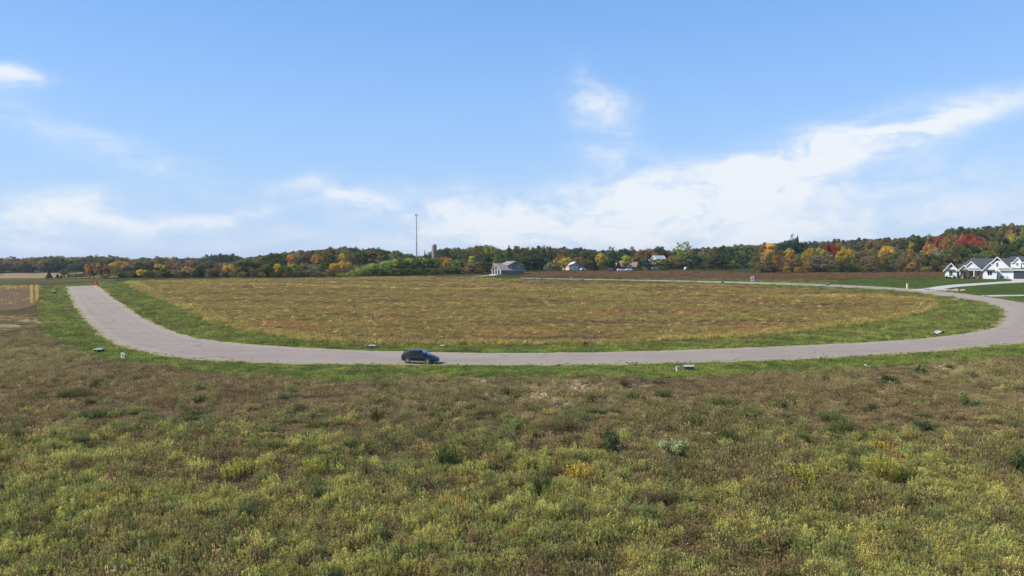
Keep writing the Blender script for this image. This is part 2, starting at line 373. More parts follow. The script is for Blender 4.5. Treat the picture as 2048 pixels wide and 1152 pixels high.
road_poly = a_out + turn + list(reversed(a_back)) + list(reversed(a_in))
road = sheet('road', road_poly, .07, M_ROAD, 1.3, 1.3)
_v = np.array([v.co[:2] for v in road.data.vertices]); _o = np.array([(p[0], p[1]) for p in dens_poly(a_out + turn + list(reversed(a_back)), 1.0)[:-6]]); _i = np.array([(p[0], p[1]) for p in dens_poly(list(a_in), 1.0)[:int(len(dens_poly(list(a_in), 1.0)))]])
_seg = [i for i in range(len(a_in))]; _i = np.concatenate([np.linspace(a_in[k], a_in[k+1], max(2, int((Vector(a_in[k+1])-Vector(a_in[k])).length)))[:-1] for k in range(len(a_in)-1)])
_L = list(a_out) + list(turn) + list(reversed(a_back)); _o = np.concatenate([np.linspace(tuple(_L[k]), tuple(_L[k+1]), max(2, int((Vector(_L[k+1])-Vector(_L[k])).length)))[:-1] for k in range(len(_L)-1)])
_do = np.full(len(_v), 1e9); _di = np.full(len(_v), 1e9)
for e_ in _o: _do = np.minimum(_do, np.hypot(_v[:,0]-e_[0], _v[:,1]-e_[1]))
for e_ in _i: _di = np.minimum(_di, np.hypot(_v[:,0]-e_[0], _v[:,1]-e_[1]))
_a = road.data.attributes.new('lane', 'FLOAT', 'POINT'); _a.data.foreach_set('value', (_do/(_do+_di+1e-6)).astype(np.float32))
def ribbon(name, line, wl, wr, zoff, m, jit=.25, label=None):
    L = dens_poly(line, 1.2)[:-1] if False else line; pts = []
    for i, p in enumerate(L):
        a = L[max(0, i-1)]; b = L[min(len(L)-1, i+1)]; d = Vector((b[0]-a[0], b[1]-a[1])).normalized(); n = Vector((-d.y, d.x))
        j = mnoise.noise(Vector((p[0]*.35, p[1]*.35, 1)))*jit; j2 = mnoise.noise(Vector((p[0]*.35, p[1]*.35, 7)))*jit
        pts.append((Vector(p) + n*(wl+j), Vector(p) - n*(wr+j2)))
    v = []; f = []
    for i, (a, b) in enumerate(pts):
        v += [(a.x, a.y, tz(a.x, a.y)+zoff), (b.x, b.y, tz(b.x, b.y)+zoff)]
        if i: f.append((2*i-2, 2*i-1, 2*i+1, 2*i))
    mb = MB(); mb.add(v, f, True); o = mb.build(name, m, fix=False)
    for p in o.data.polygons:
        if p.normal.z < 0: p.flip()
    return tag(o, label, None, None, 'structure')
def resample(L, st):
    out = [Vector(L[0])]
    for i in range(1, len(L)):
        a, b = Vector(L[i-1]), Vector(L[i]); k = max(1, int((b-a).length/st))
        for q in range(1, k+1): out.append(a.lerp(b, q/k))
    return out
ribbon('road_shoulder', resample(a_out + turn, 1.0), .15, 1.15, .055, M_GRAVEL, .7)
ribbon('road_shoulder', resample(a_in[:int(len(a_in)*.72)], 1.0), .75, .15, .056, M_GRAVEL, .6)
ribbon('road_shoulder', resample(W([(1960,664),(2000,652),(2013,640),(2016,628),(2008,619),(1990,610)]), 1.0), 1.5, .1, .056, M_GRAVEL, .5)
ribbon('road_shoulder', resample(a_back[:-3], 2.0), .5, .4, .052, M_GRAVEL, .2)

V_OUT = [(84,574),(82,600),(78,630),(80,655),(120,678),(160,699),(190,713),(260,725),(330,733),(420,745),(520,754),(640,762),(700,763),(790,756),(1000,754),(1150,755),(1330,756),(1500,749),(1650,742),(1800,731),(1900,723),(2048,711)]
v_out = W(V_OUT); o1 = Vector(v_out[-1])
verge_poly = v_out + [o1 + Vector((30, 6)), o1 + Vector((55, 35)), o1 + Vector((75, 110)), Vector(at(2300, 235).xy)] + W([(2048,566),(1850,562),(1650,561.5),(1400,558.5),(1200,556.5),(1040,552.5),(960,552),(800,552),(500,556.5),(300,561),(240,564),(180,568),(120,572)])
sheet('grass_verge', verge_poly, .02, M_VERGE, 3.0, 1.5, 1.6)
F_OUT = [(248,566),(270,578),(300,592),(330,604),(370,620),(410,640),(450,652),(520,668),(600,680),(700,688),(800,691),(950,692),(1150,690),(1300,686),(1450,679),(1600,665),(1750,647),(1830,630),(1872,617),(1882,609),(1860,600),(1800,590),(1700,582.5),(1550,575),(1400,569.5),(1200,565),(1050,561),(950,556.5),(850,553.5),(700,555),(540,557.5),(400,559),(300,561.5)]
field_poly = W(F_OUT); sheet('field', field_poly, .045, M_FIELD, 3.0, 1.5, 1.2)
brown_poly = W([(1045,553.5),(1200,556),(1400,558.5),(1600,561.5),(1680,558.5),(1890,556)]) + [at(1895, 285).xy, at(1900, 330).xy, at(1700, 345).xy, at(1500, 345).xy, at(1330, 390).xy, at(1150, 392).xy, at(1048, 385).xy]
sheet('brown_field', brown_poly, .045, M_BROWN, 4.0, 3, 1.0)
lawn_poly = W([(1640,568),(1750,573),(1820,577.5),(1890,583),(1975,593.5),(2048,605)]) + [at(2300, 190).xy, at(2350, 300).xy, at(1900, 296).xy] + W([(1885,557),(1800,556),(1720,558),(1680,562)])
sheet('lawn', lawn_poly, .045, M_LAWN, 3.0, 2, .3)
drive = W([(1822,580),(1850,582.5),(1866,582.8),(1891,577.6),(1926,573.2),(1995,568.2),(2048,565.3)]) + [at(2150, 243).xy, at(2200, 266).xy, at(2020, 264).xy] + W([(2024,562.4),(1960,566.4),(1896,570.6),(1860,575.6)])
sheet('driveway', drive, .095, M_CONC, 3, 1.5)
drive2 = W([(1972,594),(2048,592.3)]) + [at(2250, 196).xy, at(2250, 200).xy] + W([(2048,590.2),(1985,591),(1950,591)])
sheet('driveway', drive2, .10, M_CONC, 3, 1.5)
tan_drive = W([(905,554.9),(950,553.8),(990,552),(998,550.8),(982,550.2),(955,552),(925,553.6)]); sheet('driveway', tan_drive, .085, M_GRAVEL, 3, 2, .4)
corn_poly = W([(-260,573.5),(84,573.5),(80,590),(72,610),(40,618),(0,622),(-260,634)]); sheet('corn_field', corn_poly, .04, M_CORN, 3, 2, .5)
sheet('dirt_path', W([(-160,634),(0,631),(60,635),(110,640),(152,643),(140,650),(90,649),(40,644),(0,641),(-160,645)]), .05, M_DIRT, 3, 1.5, .9)
sheet('gravel_patch', W([(-40,650),(10,649),(44,651.5),(40,655),(-40,657)]), .06, M_GRAVEL, 2, 1, .5)
cl = [at(-420, 318).xy, at(-120, 335).xy, at(90, 356).xy, at(178, 366).xy, at(250, 376).xy]
ribbon('county_road', resample(cl, 6), 4.0, 4.0, .35, M_ROAD, .1)
sheet('straw_field', [at(-300, 400).xy, at(95, 400).xy, at(165, 420).xy, at(165, 600).xy, at(-300, 600).xy], .05, ground_mat('straw_ground', lambda t, P: (t.ramp(t.noise(t.map(P, (.15, 1, 1)), .03, 5, .6), [(.3, (.17,.13,.08)), (.55, (.27,.20,.115)), (.7, (.21,.175,.09))]), None)), 6, 4)

# ------------------------------------------------------------------ leaves and plants as numpy quads
def quads_mesh(name, c, d1, d2, col, m):             # centres, half axes, colours -> one mesh of quads
    n = len(c); v = np.empty((n, 4, 3)); v[:,0] = c-d1-d2; v[:,1] = c+d1-d2*.6; v[:,2] = c+d1*.9+d2; v[:,3] = c-d1+d2*.7
    me = bpy.data.meshes.new(name); me.vertices.add(4*n); me.vertices.foreach_set('co', v.ravel())
    me.loops.add(4*n); me.loops.foreach_set('vertex_index', np.arange(4*n, dtype=np.int32))
    me.polygons.add(n); me.polygons.foreach_set('loop_start', np.arange(0, 4*n, 4, dtype=np.int32))
    at_ = me.attributes.new('leaf', 'FLOAT_COLOR', 'POINT')
    cc = np.ones((n, 4, 4)); cc[:,:,:3] = col[:, None, :]; at_.data.foreach_set('color', cc.ravel())
    me.materials.append(m); me.update(); me.validate(); return me
def rdir(n, g, up=0.0):
    d = g.normal(size=(n, 3)); d[:, 2] += up; return d / np.linalg.norm(d, axis=1)[:, None]
def leaves(c, size, g, upb=.5):
    n = len(c); nr = rdir(n, g, upb); a = np.cross(nr, rdir(n, g)); a /= np.linalg.norm(a, axis=1)[:, None]; b = np.cross(nr, a)
    s = size * g.uniform(.6, 1.25, (n, 1)); return a*s, b*s*g.uniform(.5, .9, (n, 1))

# trees: unit height 1 for the whole tree, scaled per tree; crown and trunk are two meshes
def crown_pts(kind, g):
    C = []
    if kind == 'round':
        n = 46
        for i in range(n):
            d = rdir(1, g)[0]; r = g.uniform(.55, 1.0)
            C.append((np.array([d[0]*.36*r, d[1]*.36*r, .60 + d[2]*.34*r]), g.uniform(.06, .10)))
    elif kind == 'oval':
        for i in range(44):
            z = g.uniform(.14, .97); R_ = .24*math.sin(math.pi*min(1, max(.08, (z*.9+.08)))**.8) + .03; a = g.uniform(0, 6.28); r = R_*g.uniform(.5, 1)
            C.append((np.array([math.cos(a)*r, math.sin(a)*r, z]), g.uniform(.05, .085)))
    elif kind == 'spread':
        for i in range(52):
            a = g.uniform(0, 6.28); r = .55*math.sqrt(g.uniform(0, 1)); z = .50 + .42*math.sqrt(max(0, 1-(r/.58)**2))*g.uniform(.35, 1) - .1*r
            C.append((np.array([math.cos(a)*r, math.sin(a)*r, z]), g.uniform(.07, .11)))
    elif kind == 'airy':
        for i in range(58):
            d = rdir(1, g)[0]; r = g.uniform(.6, 1.0); C.append((np.array([d[0]*.33*r, d[1]*.33*r, .62 + d[2]*.32*r]), g.uniform(.04, .075)))
    elif kind == 'shrub':
        for i in range(40):
            d = rdir(1, g)[0]; r = g.uniform(.4, 1.0); C.append((np.array([d[0]*.48*r, d[1]*.48*r, max(.06, .46 + d[2]*.44*r)]), g.uniform(.08, .13)))
    elif kind == 'thicket':
        for i in range(44):
            a = g.uniform(0, 6.28); r = .30*math.sqrt(g.uniform(0, 1)); z = g.uniform(.06, .95); C.append((np.array([math.cos(a)*r*(1.15-z*.6), math.sin(a)*r*(1.15-z*.6), z]), g.uniform(.05, .09)))
    return C
def make_tree(kind, seed, mt):
    g = np.random.default_rng(seed)
    P = []; Cc = []; base = MB(); limbs = []
    if kind == 'conifer':
        n = 2600; z = 1 - g.uniform(0, 1, n)**.62*.93; z = np.clip(z, .05, 1); lay = .88 + .12*np.sin(z*60)
        rr = (1-z)*.25*lay*(g.uniform(.35, 1, n)**.5) + .006; a = g.uniform(0, 6.283, n)
        c = np.stack([np.cos(a)*rr, np.sin(a)*rr, z - rr*.25], -1); d1, d2 = leaves(c, .017, g, .2)
        v = g.uniform(.6, 1.35, n) * (.85 + .3*np.sin(a*5 + z*33)); col = np.stack([v, v, v*.95], -1)
    else:
        dense = {'round': 62, 'oval': 60, 'spread': 60, 'airy': 40, 'shrub': 60, 'thicket': 42}[kind]
        for (p, r) in crown_pts(kind, g):
            k = int((dense if kind != 'airy' else 22) * g.uniform(.7, 1.2)); q = rdir(k, g) * (r * g.uniform(.25, 1.0, (k, 1))**.6) * np.array([1.15, 1.15, .85]); tone = g.uniform(.76, 1.24); hue = g.uniform(-.10, .12)
            P.append(p + q); b = tone * g.uniform(.72, 1.28, k); Cc.append(np.stack([b*(1+hue), b, b*(1-hue*.5)], -1)); limbs.append(p)
        c = np.concatenate(P); col = np.concatenate(Cc); c[:, 2] = np.maximum(c[:, 2], .01); d1, d2 = leaves(c, {'airy': .019, 'thicket': .015}.get(kind, .0205), g)
    cm = quads_mesh('crown', c, d1, d2, col, mt)
    h = .95 if kind == 'conifer' else .55
    base.cyl((0,0,-.03), (.01,0,h*.5), .016, .012, 7); base.cyl((.01,0,h*.5), (0,.005,h), .012, .005, 6)
    if kind != 'conifer':
        for p in limbs[::3]:
            z0 = min(.5, max(.05, p[2]*.45)); base.cyl((0.005, 0, z0), tuple(p), .0065, .0018, 5)
    tm = MB.build(base, 'trunk', BARK, fix=False); tmesh = tm.data; bpy.data.objects.remove(tm)
    return cm, tmesh
BARK = mat('bark', (.11, .085, .065), .95, var=.35, scale=6)
KINDS = ['round', 'oval', 'spread', 'airy', 'shrub', 'thicket', 'conifer']
TREES = {k: [make_tree(k, 100 + 7*i + j*31, LEAF_O) for j in range(4 if k not in ('airy', 'conifer') else 2)] for i, k in enumerate(KINDS)}
PAL = {'dark green': (.055,.078,.028), 'green': (.085,.112,.032), 'olive': (.130,.125,.042), 'light green': (.205,.245,.062), 'golden': (.38,.255,.05),
       'orange': (.28,.165,.055), 'rust': (.185,.120,.055), 'red': (.24,.060,.045), 'brown': (.150,.105,.055), 'grey brown': (.165,.140,.100),
       'blue green': (.036,.060,.042), 'yellow green': (.25,.24,.045), 'pale': (.22,.21,.13)}
NOUN = {'round': ('round tree', 'tree'), 'oval': ('upright tree', 'tree'), 'spread': ('broad tree', 'tree'), 'airy': ('thin-crowned tree', 'tree'),
        'shrub': ('bushy shrub', 'shrub'), 'thicket': ('thicket tree', 'tree'), 'conifer': ('conifer', 'tree')}
KNAME = {'round': 'round_tree', 'oval': 'upright_tree', 'spread': 'broad_tree', 'airy': 'airy_tree', 'shrub': 'shrub', 'thicket': 'thicket_tree', 'conifer': 'conifer'}
ASPECT = {'round': .80, 'oval': .55, 'spread': 1.2, 'airy': .75, 'shrub': 1.05, 'thicket': .65, 'conifer': .50}
TLIST = []
def tree(px, ytop, D, kind, colr, wpx=None, row='front', name=None):
    p = at(px, D); H = CAMH - (ytop - HZ)/F*D - p.z
    if H < 1.2: return None
    var = TREES[kind][random.randrange(len(TREES[kind]))]
    wid = H*ASPECT[kind] if wpx is None else wpx/F*D
    sx = min(max(wid / ASPECT[kind], H*.55), H*2.2)
    r = empty(KNAME[kind], p, random.uniform(0, 6.28), sc=(sx, sx, H))
    c = PAL[colr]; j = random.uniform(.8, 1.22); jr = random.uniform(.9, 1.12)
    for nm, mesh in (('crown', var[0]), ('trunk', var[1])):
        o = bpy.data.objects.new(nm, mesh); COL.objects.link(o); o.parent = r
        o.color = (c[0]*j*jr*1.55, c[1]*j*1.6, c[2]*j/jr*1.35, 1)
    TLIST.append([px, D, kind, colr, row, r, name]); return r

# skyline of the woods, photo px -> row of the tree tops
SKY = [(230,533),(300,528),(400,524),(455,521),(470,518),(520,509),(560,504),(600,499),(640,497),(680,491),(720,490),(750,491),(780,497),(800,499),(820,506),(838,509),(858,503),(880,493),(900,490),(925,493),(950,490),(975,487),(990,492),(1003,498),(1020,489),(1050,491),(1100,490),(1150,492),(1180,495),(1205,498),(1220,496),(1250,495),(1290,496),(1310,493),(1330,495),(1350,496),(1390,494),(1410,492),(1430,490),(1450,488),(1480,487),(1510,487),(1530,484),(1560,482),(1600,481),(1620,482),(1650,477),(1700,474),(1750,474),(1800,473),(1820,468),(1850,470),(1870,469),(1885,464),(1900,452),(1930,449),(1975,449),(2010,444),(2048,443),(2120,440),(2200,440)]
def skyrow(px): return float(np.interp(px, [a for a, b in SKY], [b for a, b in SKY]))
def pick(px, depth):                      # colours change along the woods
    rr = random.random()
    def ch(*a):
        t = 0
        for c, q in a:
            t += q
            if rr < t: return c
        return a[-1][0]
    if px < 470: return ch(('rust',.14),('olive',.2),('grey brown',.16),('brown',.12),('green',.12),('dark green',.18),('golden',.08))
    if px < 700: return ch(('dark green',.24),('green',.2),('olive',.27),('rust',.04),('golden',.06),('brown',.06),('yellow green',.13))
    if px < 880: return ch(('dark green',.34),('green',.30),('olive',.28),('brown',.08))
    if px < 1180: return ch(('dark green',.36),('green',.28),('olive',.22),('rust',.04),('brown',.1))
    if px < 1480: return ch(('dark green',.40),('blue green',.1),('green',.2),('olive',.14),('rust',.07),('golden',.03),('brown',.06))
    if px < 1880: return ch(('olive',.20),('brown',.18),('grey brown',.12),('rust',.16),('dark green',.18),('golden',.07),('green',.09))
    return ch(('dark green',.34),('green',.2),('olive',.26),('rust',.08),('brown',.08),('golden',.04))

# trees one can pick out in the photo: px, row of top, distance, kind, colour, width px
HERO = [
 (98,542,362,'conifer','dark green',17),(115,547,362,'conifer','dark green',11),(122,549,362,'conifer','dark green',8),(135,546,372,'shrub','dark green',18),(150,545,372,'shrub','dark green',20),(166,543,372,'shrub','dark green',18),
 (128,537,385,'round','olive',16),(188,524,352,'round','orange',32),(203,527,345,'round','rust',28),(218,530,345,'round','brown',30),(228,536,340,'thicket','olive',20),(211,545,338,'shrub','olive',20),(180,537,350,'thicket','brown',22),
 (268,541,345,'round','olive',18),(283,538,340,'round','golden',22),(296,540,338,'shrub','green',20),(312,530,345,'spread','dark green',32),(318,526,350,'round','golden',22),(330,536,338,'round','green',24),(345,540,340,'thicket','rust',16),(356,538,338,'spread','grey brown',26),(374,530,340,'round','orange',20),(386,534,335,'spread','grey brown',28),(396,538,333,'round','dark green',20),
 (408,528,335,'round','dark green',28),(418,538,330,'thicket','grey brown',22),(437,529,335,'thicket','rust',22),(446,540,330,'thicket','grey brown',16),(460,526,335,'round','golden',26),(472,534,330,'thicket','olive',24),(484,523,338,'oval','dark green',26),(500,518,335,'spread','dark green',34),(484,541,325,'shrub','olive',22),(516,520,340,'oval','rust',24),(508,537,326,'thicket','brown',20),
 (530,528,332,'round','green',26),(522,541,326,'shrub','rust',18),(543,524,340,'round','green',26),(557,526,332,'round','golden',18),(570,528,330,'round','green',24),(550,540,326,'shrub','dark green',24),(586,525,335,'round','yellow green',26),(575,538,328,'thicket','orange',18),(592,540,326,'shrub','dark green',26),(610,523,340,'round','olive',28),(622,532,330,'thicket','grey brown',26),(606,538,328,'shrub','brown',20),
 (584,506,400,'round','orange',22),(596,510,390,'round','olive',20),(633,507,410,'spread','orange',24),(560,512,385,'round','dark green',30),(548,503,430,'spread','dark green',40),(655,520,350,'round','dark green',28),(642,530,335,'thicket','dark green',24),(636,543,328,'shrub','green',24),(655,500,420,'round','olive',28),(660,492,450,'round','rust',26),(675,521,345,'spread','golden',32),(690,520,350,'spread','orange',30),(658,536,330,'thicket','rust',24),(675,535,330,'thicket','brown',24),
 (686,504,410,'round','golden',16),(693,512,380,'thicket','olive',20),(595,490+8,440,'airy','pale',18),(720,498,420,'round','dark green',44),(742,497,420,'round','brown',30),(764,500,400,'oval','olive',24),(700,505,400,'round','rust',26),
 (684,543,325,'shrub','yellow green',22),(700,530,335,'thicket','olive',24),(697,542,325,'shrub','light green',22),(712,534,328,'shrub','light green',26),(727,531,332,'shrub','light green',30),(744,525,335,'round','light green',28),(736,541,328,'shrub','green',26),(757,533,334,'shrub','green',26),(772,520,345,'round','light green',28),(788,516,350,'round','light green',30),(770,538,336,'shrub','green',28),(803,515,350,'round','green',30),(792,534,340,'shrub','olive',28),(818,514,352,'round','light green',28),(813,534,342,'shrub','green',28),(832,514,354,'round','olive',24),(845,512,358,'round','light green',26),(838,532,346,'shrub','green',26),(858,515,360,'round','green',26),(870,514,362,'round','olive',22),(862,534,350,'shrub','olive',26),
 (883,509,380,'spread','orange',24),(896,512,372,'round','golden',20),(910,516,372,'round','light green',24),(885,533,352,'thicket','brown',24),(903,530,356,'round','green',26),(920,528,358,'shrub','green',24),(926,516,375,'round','olive',22),(938,525,362,'thicket','rust',24),(950,522,366,'round','olive',26),(930,535,356,'shrub','rust',22),(952,535,362,'shrub','brown',22),(944,512,385,'oval','yellow green',20),
 (972,509,378,'oval','dark green',28),(988,515,384,'thicket','olive',20),(985,512,392,'round','olive',22),(1012,513,398,'spread','dark green',36),(1032,513,400,'spread','dark green',34),(1052,510,400,'round','dark green',28),(1066,512,404,'round','blue green',32),(1078,516,404,'oval','dark green',26),(1092,514,408,'round','dark green',26),
 (1099,520,398,'shrub','pale',22),(1110,518,402,'shrub','olive',20),
 (889,490,480,'spread','dark green',26),(912,492,480,'spread','olive',28),(934,489,480,'spread','olive',30),(955,488,470,'spread','olive',20),(978,486,480,'spread','light green',38),(998,497,470,'round','olive',22),(1018,490,480,'conifer','dark green',20),(1035,489,485,'spread','olive',34),(1062,491,485,'spread','green',34),(1088,490,490,'conifer','dark green',18),(1100,491,490,'conifer','dark green',16),
 (820,506,420,'round','green',26),(850,500,440,'conifer','dark green',10),(857,503,440,'airy','dark green',14),
 (1121,506,420,'spread','orange',24),(1128,514,410,'round','golden',22),(1137,513,420,'round','golden',20),(1150,503,440,'spread','green',34),(1158,513,425,'spread','brown',34),(1170,502,440,'round','dark green',30),(1175,517,410,'round','olive',24),(1188,516,402,'conifer','blue green',20),(1200,504,415,'round','golden',22),(1204,522,402,'round','olive',20),(1186,506,430,'round','blue green',26),(1226,500,425,'round','dark green',38),(1220,516,400,'round','dark green',30),(1212,510,420,'thicket','yellow green',18),
 (1252,509,405,'round','yellow green',22),(1252,523,400,'shrub','blue green',22),(1237,521,402,'conifer','green',18),(1262,512,430,'round','rust',20),(1279,520,400,'conifer','green',22),(1290,518,404,'round','blue green',26),(1308,517,402,'round','olive',26),(1320,518,402,'thicket','golden',20),(1332,518,402,'round','green',24),(1328,530,398,'shrub','dark green',30),(1284,496,450,'round','rust',30),(1296,493,450,'spread','orange',26),(1318,491,460,'round','dark green',32),(1311,503,440,'round','rust',18),
 (1346,508,425,'spread','orange',24),(1356,507,425,'round','rust',24),(1360,510,402,'round','olive',28),(1344,520,402,'thicket','olive',20),(1386,509,405,'round','blue green',30),(1398,508,410,'spread','dark green',28),(1367,477,450,'airy','light green',34),(1420,505,415,'spread','olive',34),(1440,508,410,'round','dark green',40),(1432,508,405,'round','dark green',30),(1458,490,450,'round','dark green',28),(1480,489,450,'round','olive',40),(1485,505,420,'round','dark green',32),
 (1222,488,520,'airy','green',12),(1265,488,520,'airy','dark green',12),
 (1512,503,352,'thicket','olive',24),(1522,505,350,'thicket','brown',26),(1540,486,365,'oval','golden',30),(1535,512,348,'thicket','grey brown',26),(1550,510,348,'thicket','orange',20),(1545,503,355,'round','olive',24),(1562,500,352,'thicket','rust',24),(1578,495,360,'round','golden',26),(1566,512,346,'thicket','brown',24),(1586,510,345,'thicket','rust',26),(1573,524,344,'thicket','golden',14),(1603,504,345,'thicket','olive',28),(1620,492,358,'spread','golden',28),(1637,492,360,'round','yellow green',24),(1625,510,345,'thicket','grey brown',34),(1612,522,342,'thicket','rust',22),(1640,510,344,'thicket','grey brown',28),(1596,532,340,'shrub','orange',16),(1613,540,338,'shrub','olive',18),
 (1584,466,430,'airy','dark green',20),(1594,471,428,'conifer','blue green',20),(1572,477,425,'spread','blue green',36),(1597,473,425,'spread','dark green',36),(1582,480,420,'round','blue green',40),(1530,483,440,'round','rust',24),(1654,478,430,'spread','olive',34),(1660,482,400,'spread','red',36),(1678,482,400,'spread','rust',28),(1650,500,365,'round','rust',24),(1660,508,350,'thicket','grey brown',26),
 (1686,492,365,'round','golden',26),(1700,496,365,'round','golden',22),(1672,515,346,'thicket','brown',26),(1690,514,344,'thicket','dark green',30),(1708,505,350,'thicket','olive',28),(1665,528,342,'shrub','green',28),(1700,530,342,'shrub','dark green',30),(1725,497,365,'round','rust',26),(1745,495,368,'round','olive',26),(1730,512,346,'thicket','grey brown',30),(1750,508,350,'thicket','brown',30),(1772,487,372,'spread','golden',20),(1775,500,360,'round','rust',26),(1790,502,352,'thicket','olive',28),(1795,492,372,'thicket','grey brown',26),(1770,522,342,'thicket','dark green',28),(1745,530,340,'shrub','brown',26),(1800,515,344,'thicket','brown',30),
 (1821,484,365,'oval','golden',16),(1812,500,352,'thicket','brown',26),(1830,510,346,'thicket','grey brown',26),(1824,523,340,'round','orange',16),(1843,500,352,'round','olive',26),(1815,530,338,'shrub','rust',22),(1858,484,372,'spread','orange',22),(1872,492,360,'round','pale',22),(1860,505,350,'round','green',26),(1853,532,336,'shrub','yellow green',24),(1880,510,345,'thicket','dark green',28),(1870,520,340,'thicket','brown',24),(1836,536,336,'shrub','olive',20),(1890,525,330,'thicket','rust',18),
 (1828,465,450,'round','dark green',34),(1857,469,430,'oval','rust',16),(1870,469,440,'spread','red',24),(1902,461,420,'spread','rust',34),(1885,466,440,'spread','red',30),(1938,463,410,'spread','red',46),(1952,470,400,'spread','red',44),(1925,462,430,'round','red',26),(1965,472,400,'spread','rust',30),(1895,475,395,'round','rust',24),
 (1915,486,345,'spread','dark green',46),(1938,482,350,'round','dark green',40),(1905,495,340,'round','olive',30),(1960,486,350,'spread','olive',44),(1985,480,350,'spread','olive',46),(1950,505,335,'round','green',36),(2012,485,345,'spread','dark green',44),(2035,478,350,'round','dark green',44),(2055,486,345,'spread','olive',44),(1975,500,335,'round','olive',34),(2020,500,335,'round','dark green',36),(2085,478,345,'round','green',44),
 (2018,458,430,'round','orange',26),(2022,466,410,'round','yellow green',28),(1998,466,410,'round','dark green',32),(2045,462,420,'round','olive',34)]
for (px, yt, D, k, c, wp) in HERO:
    tree(px, yt, D, k, c, wp*1.15, 'front' if D < 375 or (960 < px < 1500 and D < 412) else 'second')
# rows behind, filled along the skyline
nfill = 300 - len(HERO)
slots = []
for (D0, s0, lift) in ((400, 27, .42), (450, 25, .72), (520, 25, 1.0)):
    px = 236
    while px < 2110: slots.append((px + random.uniform(-6, 6), D0 + random.uniform(-15, 15), lift)); px += s0 + random.uniform(-5, 5)
slots = [s_ for s_ in slots if not (820 < s_[0] < 880 and s_[2] > .5) and not (960 < s_[0] < 1500 and s_[2] < .5)]
random.shuffle(slots); slots.sort(key=lambda s_: -s_[2]); back_pts = []
lo_base = {0: 0}
for i, (px, D, lift) in enumerate(slots):
    top = skyrow(px); yt = top + (1-lift)*(548-top)*.62 + random.uniform(-.5, 4.5)
    if px < 490: yt = max(yt, 524 + random.uniform(-1, 6))
    k = random.choice(['round', 'spread', 'round', 'oval', 'round']); c = pick(px, D)
    if lift == 1.0: c = {'golden': 'olive', 'yellow green': 'green', 'orange': 'rust'}.get(c, c)
    if i < nfill: tree(px, yt, D, k, c, random.uniform(24, 36), 'back' if lift > .9 else 'middle')
    else: back_pts.append((px, yt, D, k, c))

# labels that say which tree
def zone(px):
    for lim, z in ((172,'along the county road at far left'),(240,'at the far end of the road'),(400,'behind the left corner of the field'),(560,'on the left slope of the wooded rise'),(700,'under the crest of the wooded rise'),(832,'just left of the tall mast'),
                   (876,'between mast and silo'),(975,'between silo and beige house'),(1110,'behind the beige house'),(1180,'around the tan garage'),(1300,'around the parked white cars'),(1400,'near the orange shed'),(1500,'left of the golden wood'),
                   (1660,'at the left end of the golden wood'),(1780,'in the middle of the autumn wood'),(1890,'left of the white farmhouse'),(9999,'behind the white farmhouse')):
        if px < lim: return z
ORD = ['first','second','third','fourth','fifth','sixth','seventh','eighth','ninth','tenth','eleventh','twelfth']
grp = {}
for t in TLIST: grp.setdefault((zone(t[0]), t[2], t[3], t[4]), []).append(t)
for (z, k, c, row), L in grp.items():
    L.sort(key=lambda t: t[0]); n = NOUN[k][0]
    for i, t in enumerate(L):
        rw = {'front': 'front row', 'second': 'second row', 'middle': 'middle row', 'back': 'skyline row'}[row]
        lab = f"{c} {n} in the {rw} {z}" if len(L) == 1 else f"{ORD[i]} {c} {n} from left, {rw} {z}"; lab = lab.replace('thin-crowned tree', 'airy tree').replace('thicket tree', 'thicket') if len(lab.split()) > 16 else lab
        if len(lab.split()) > 16: lab = lab.replace(' of the field', '').replace('the ', '')
        tag(t[5], lab, NOUN[k][1], 'autumn shrubs of the far treeline' if k == 'shrub' else 'autumn trees of the far treeline')

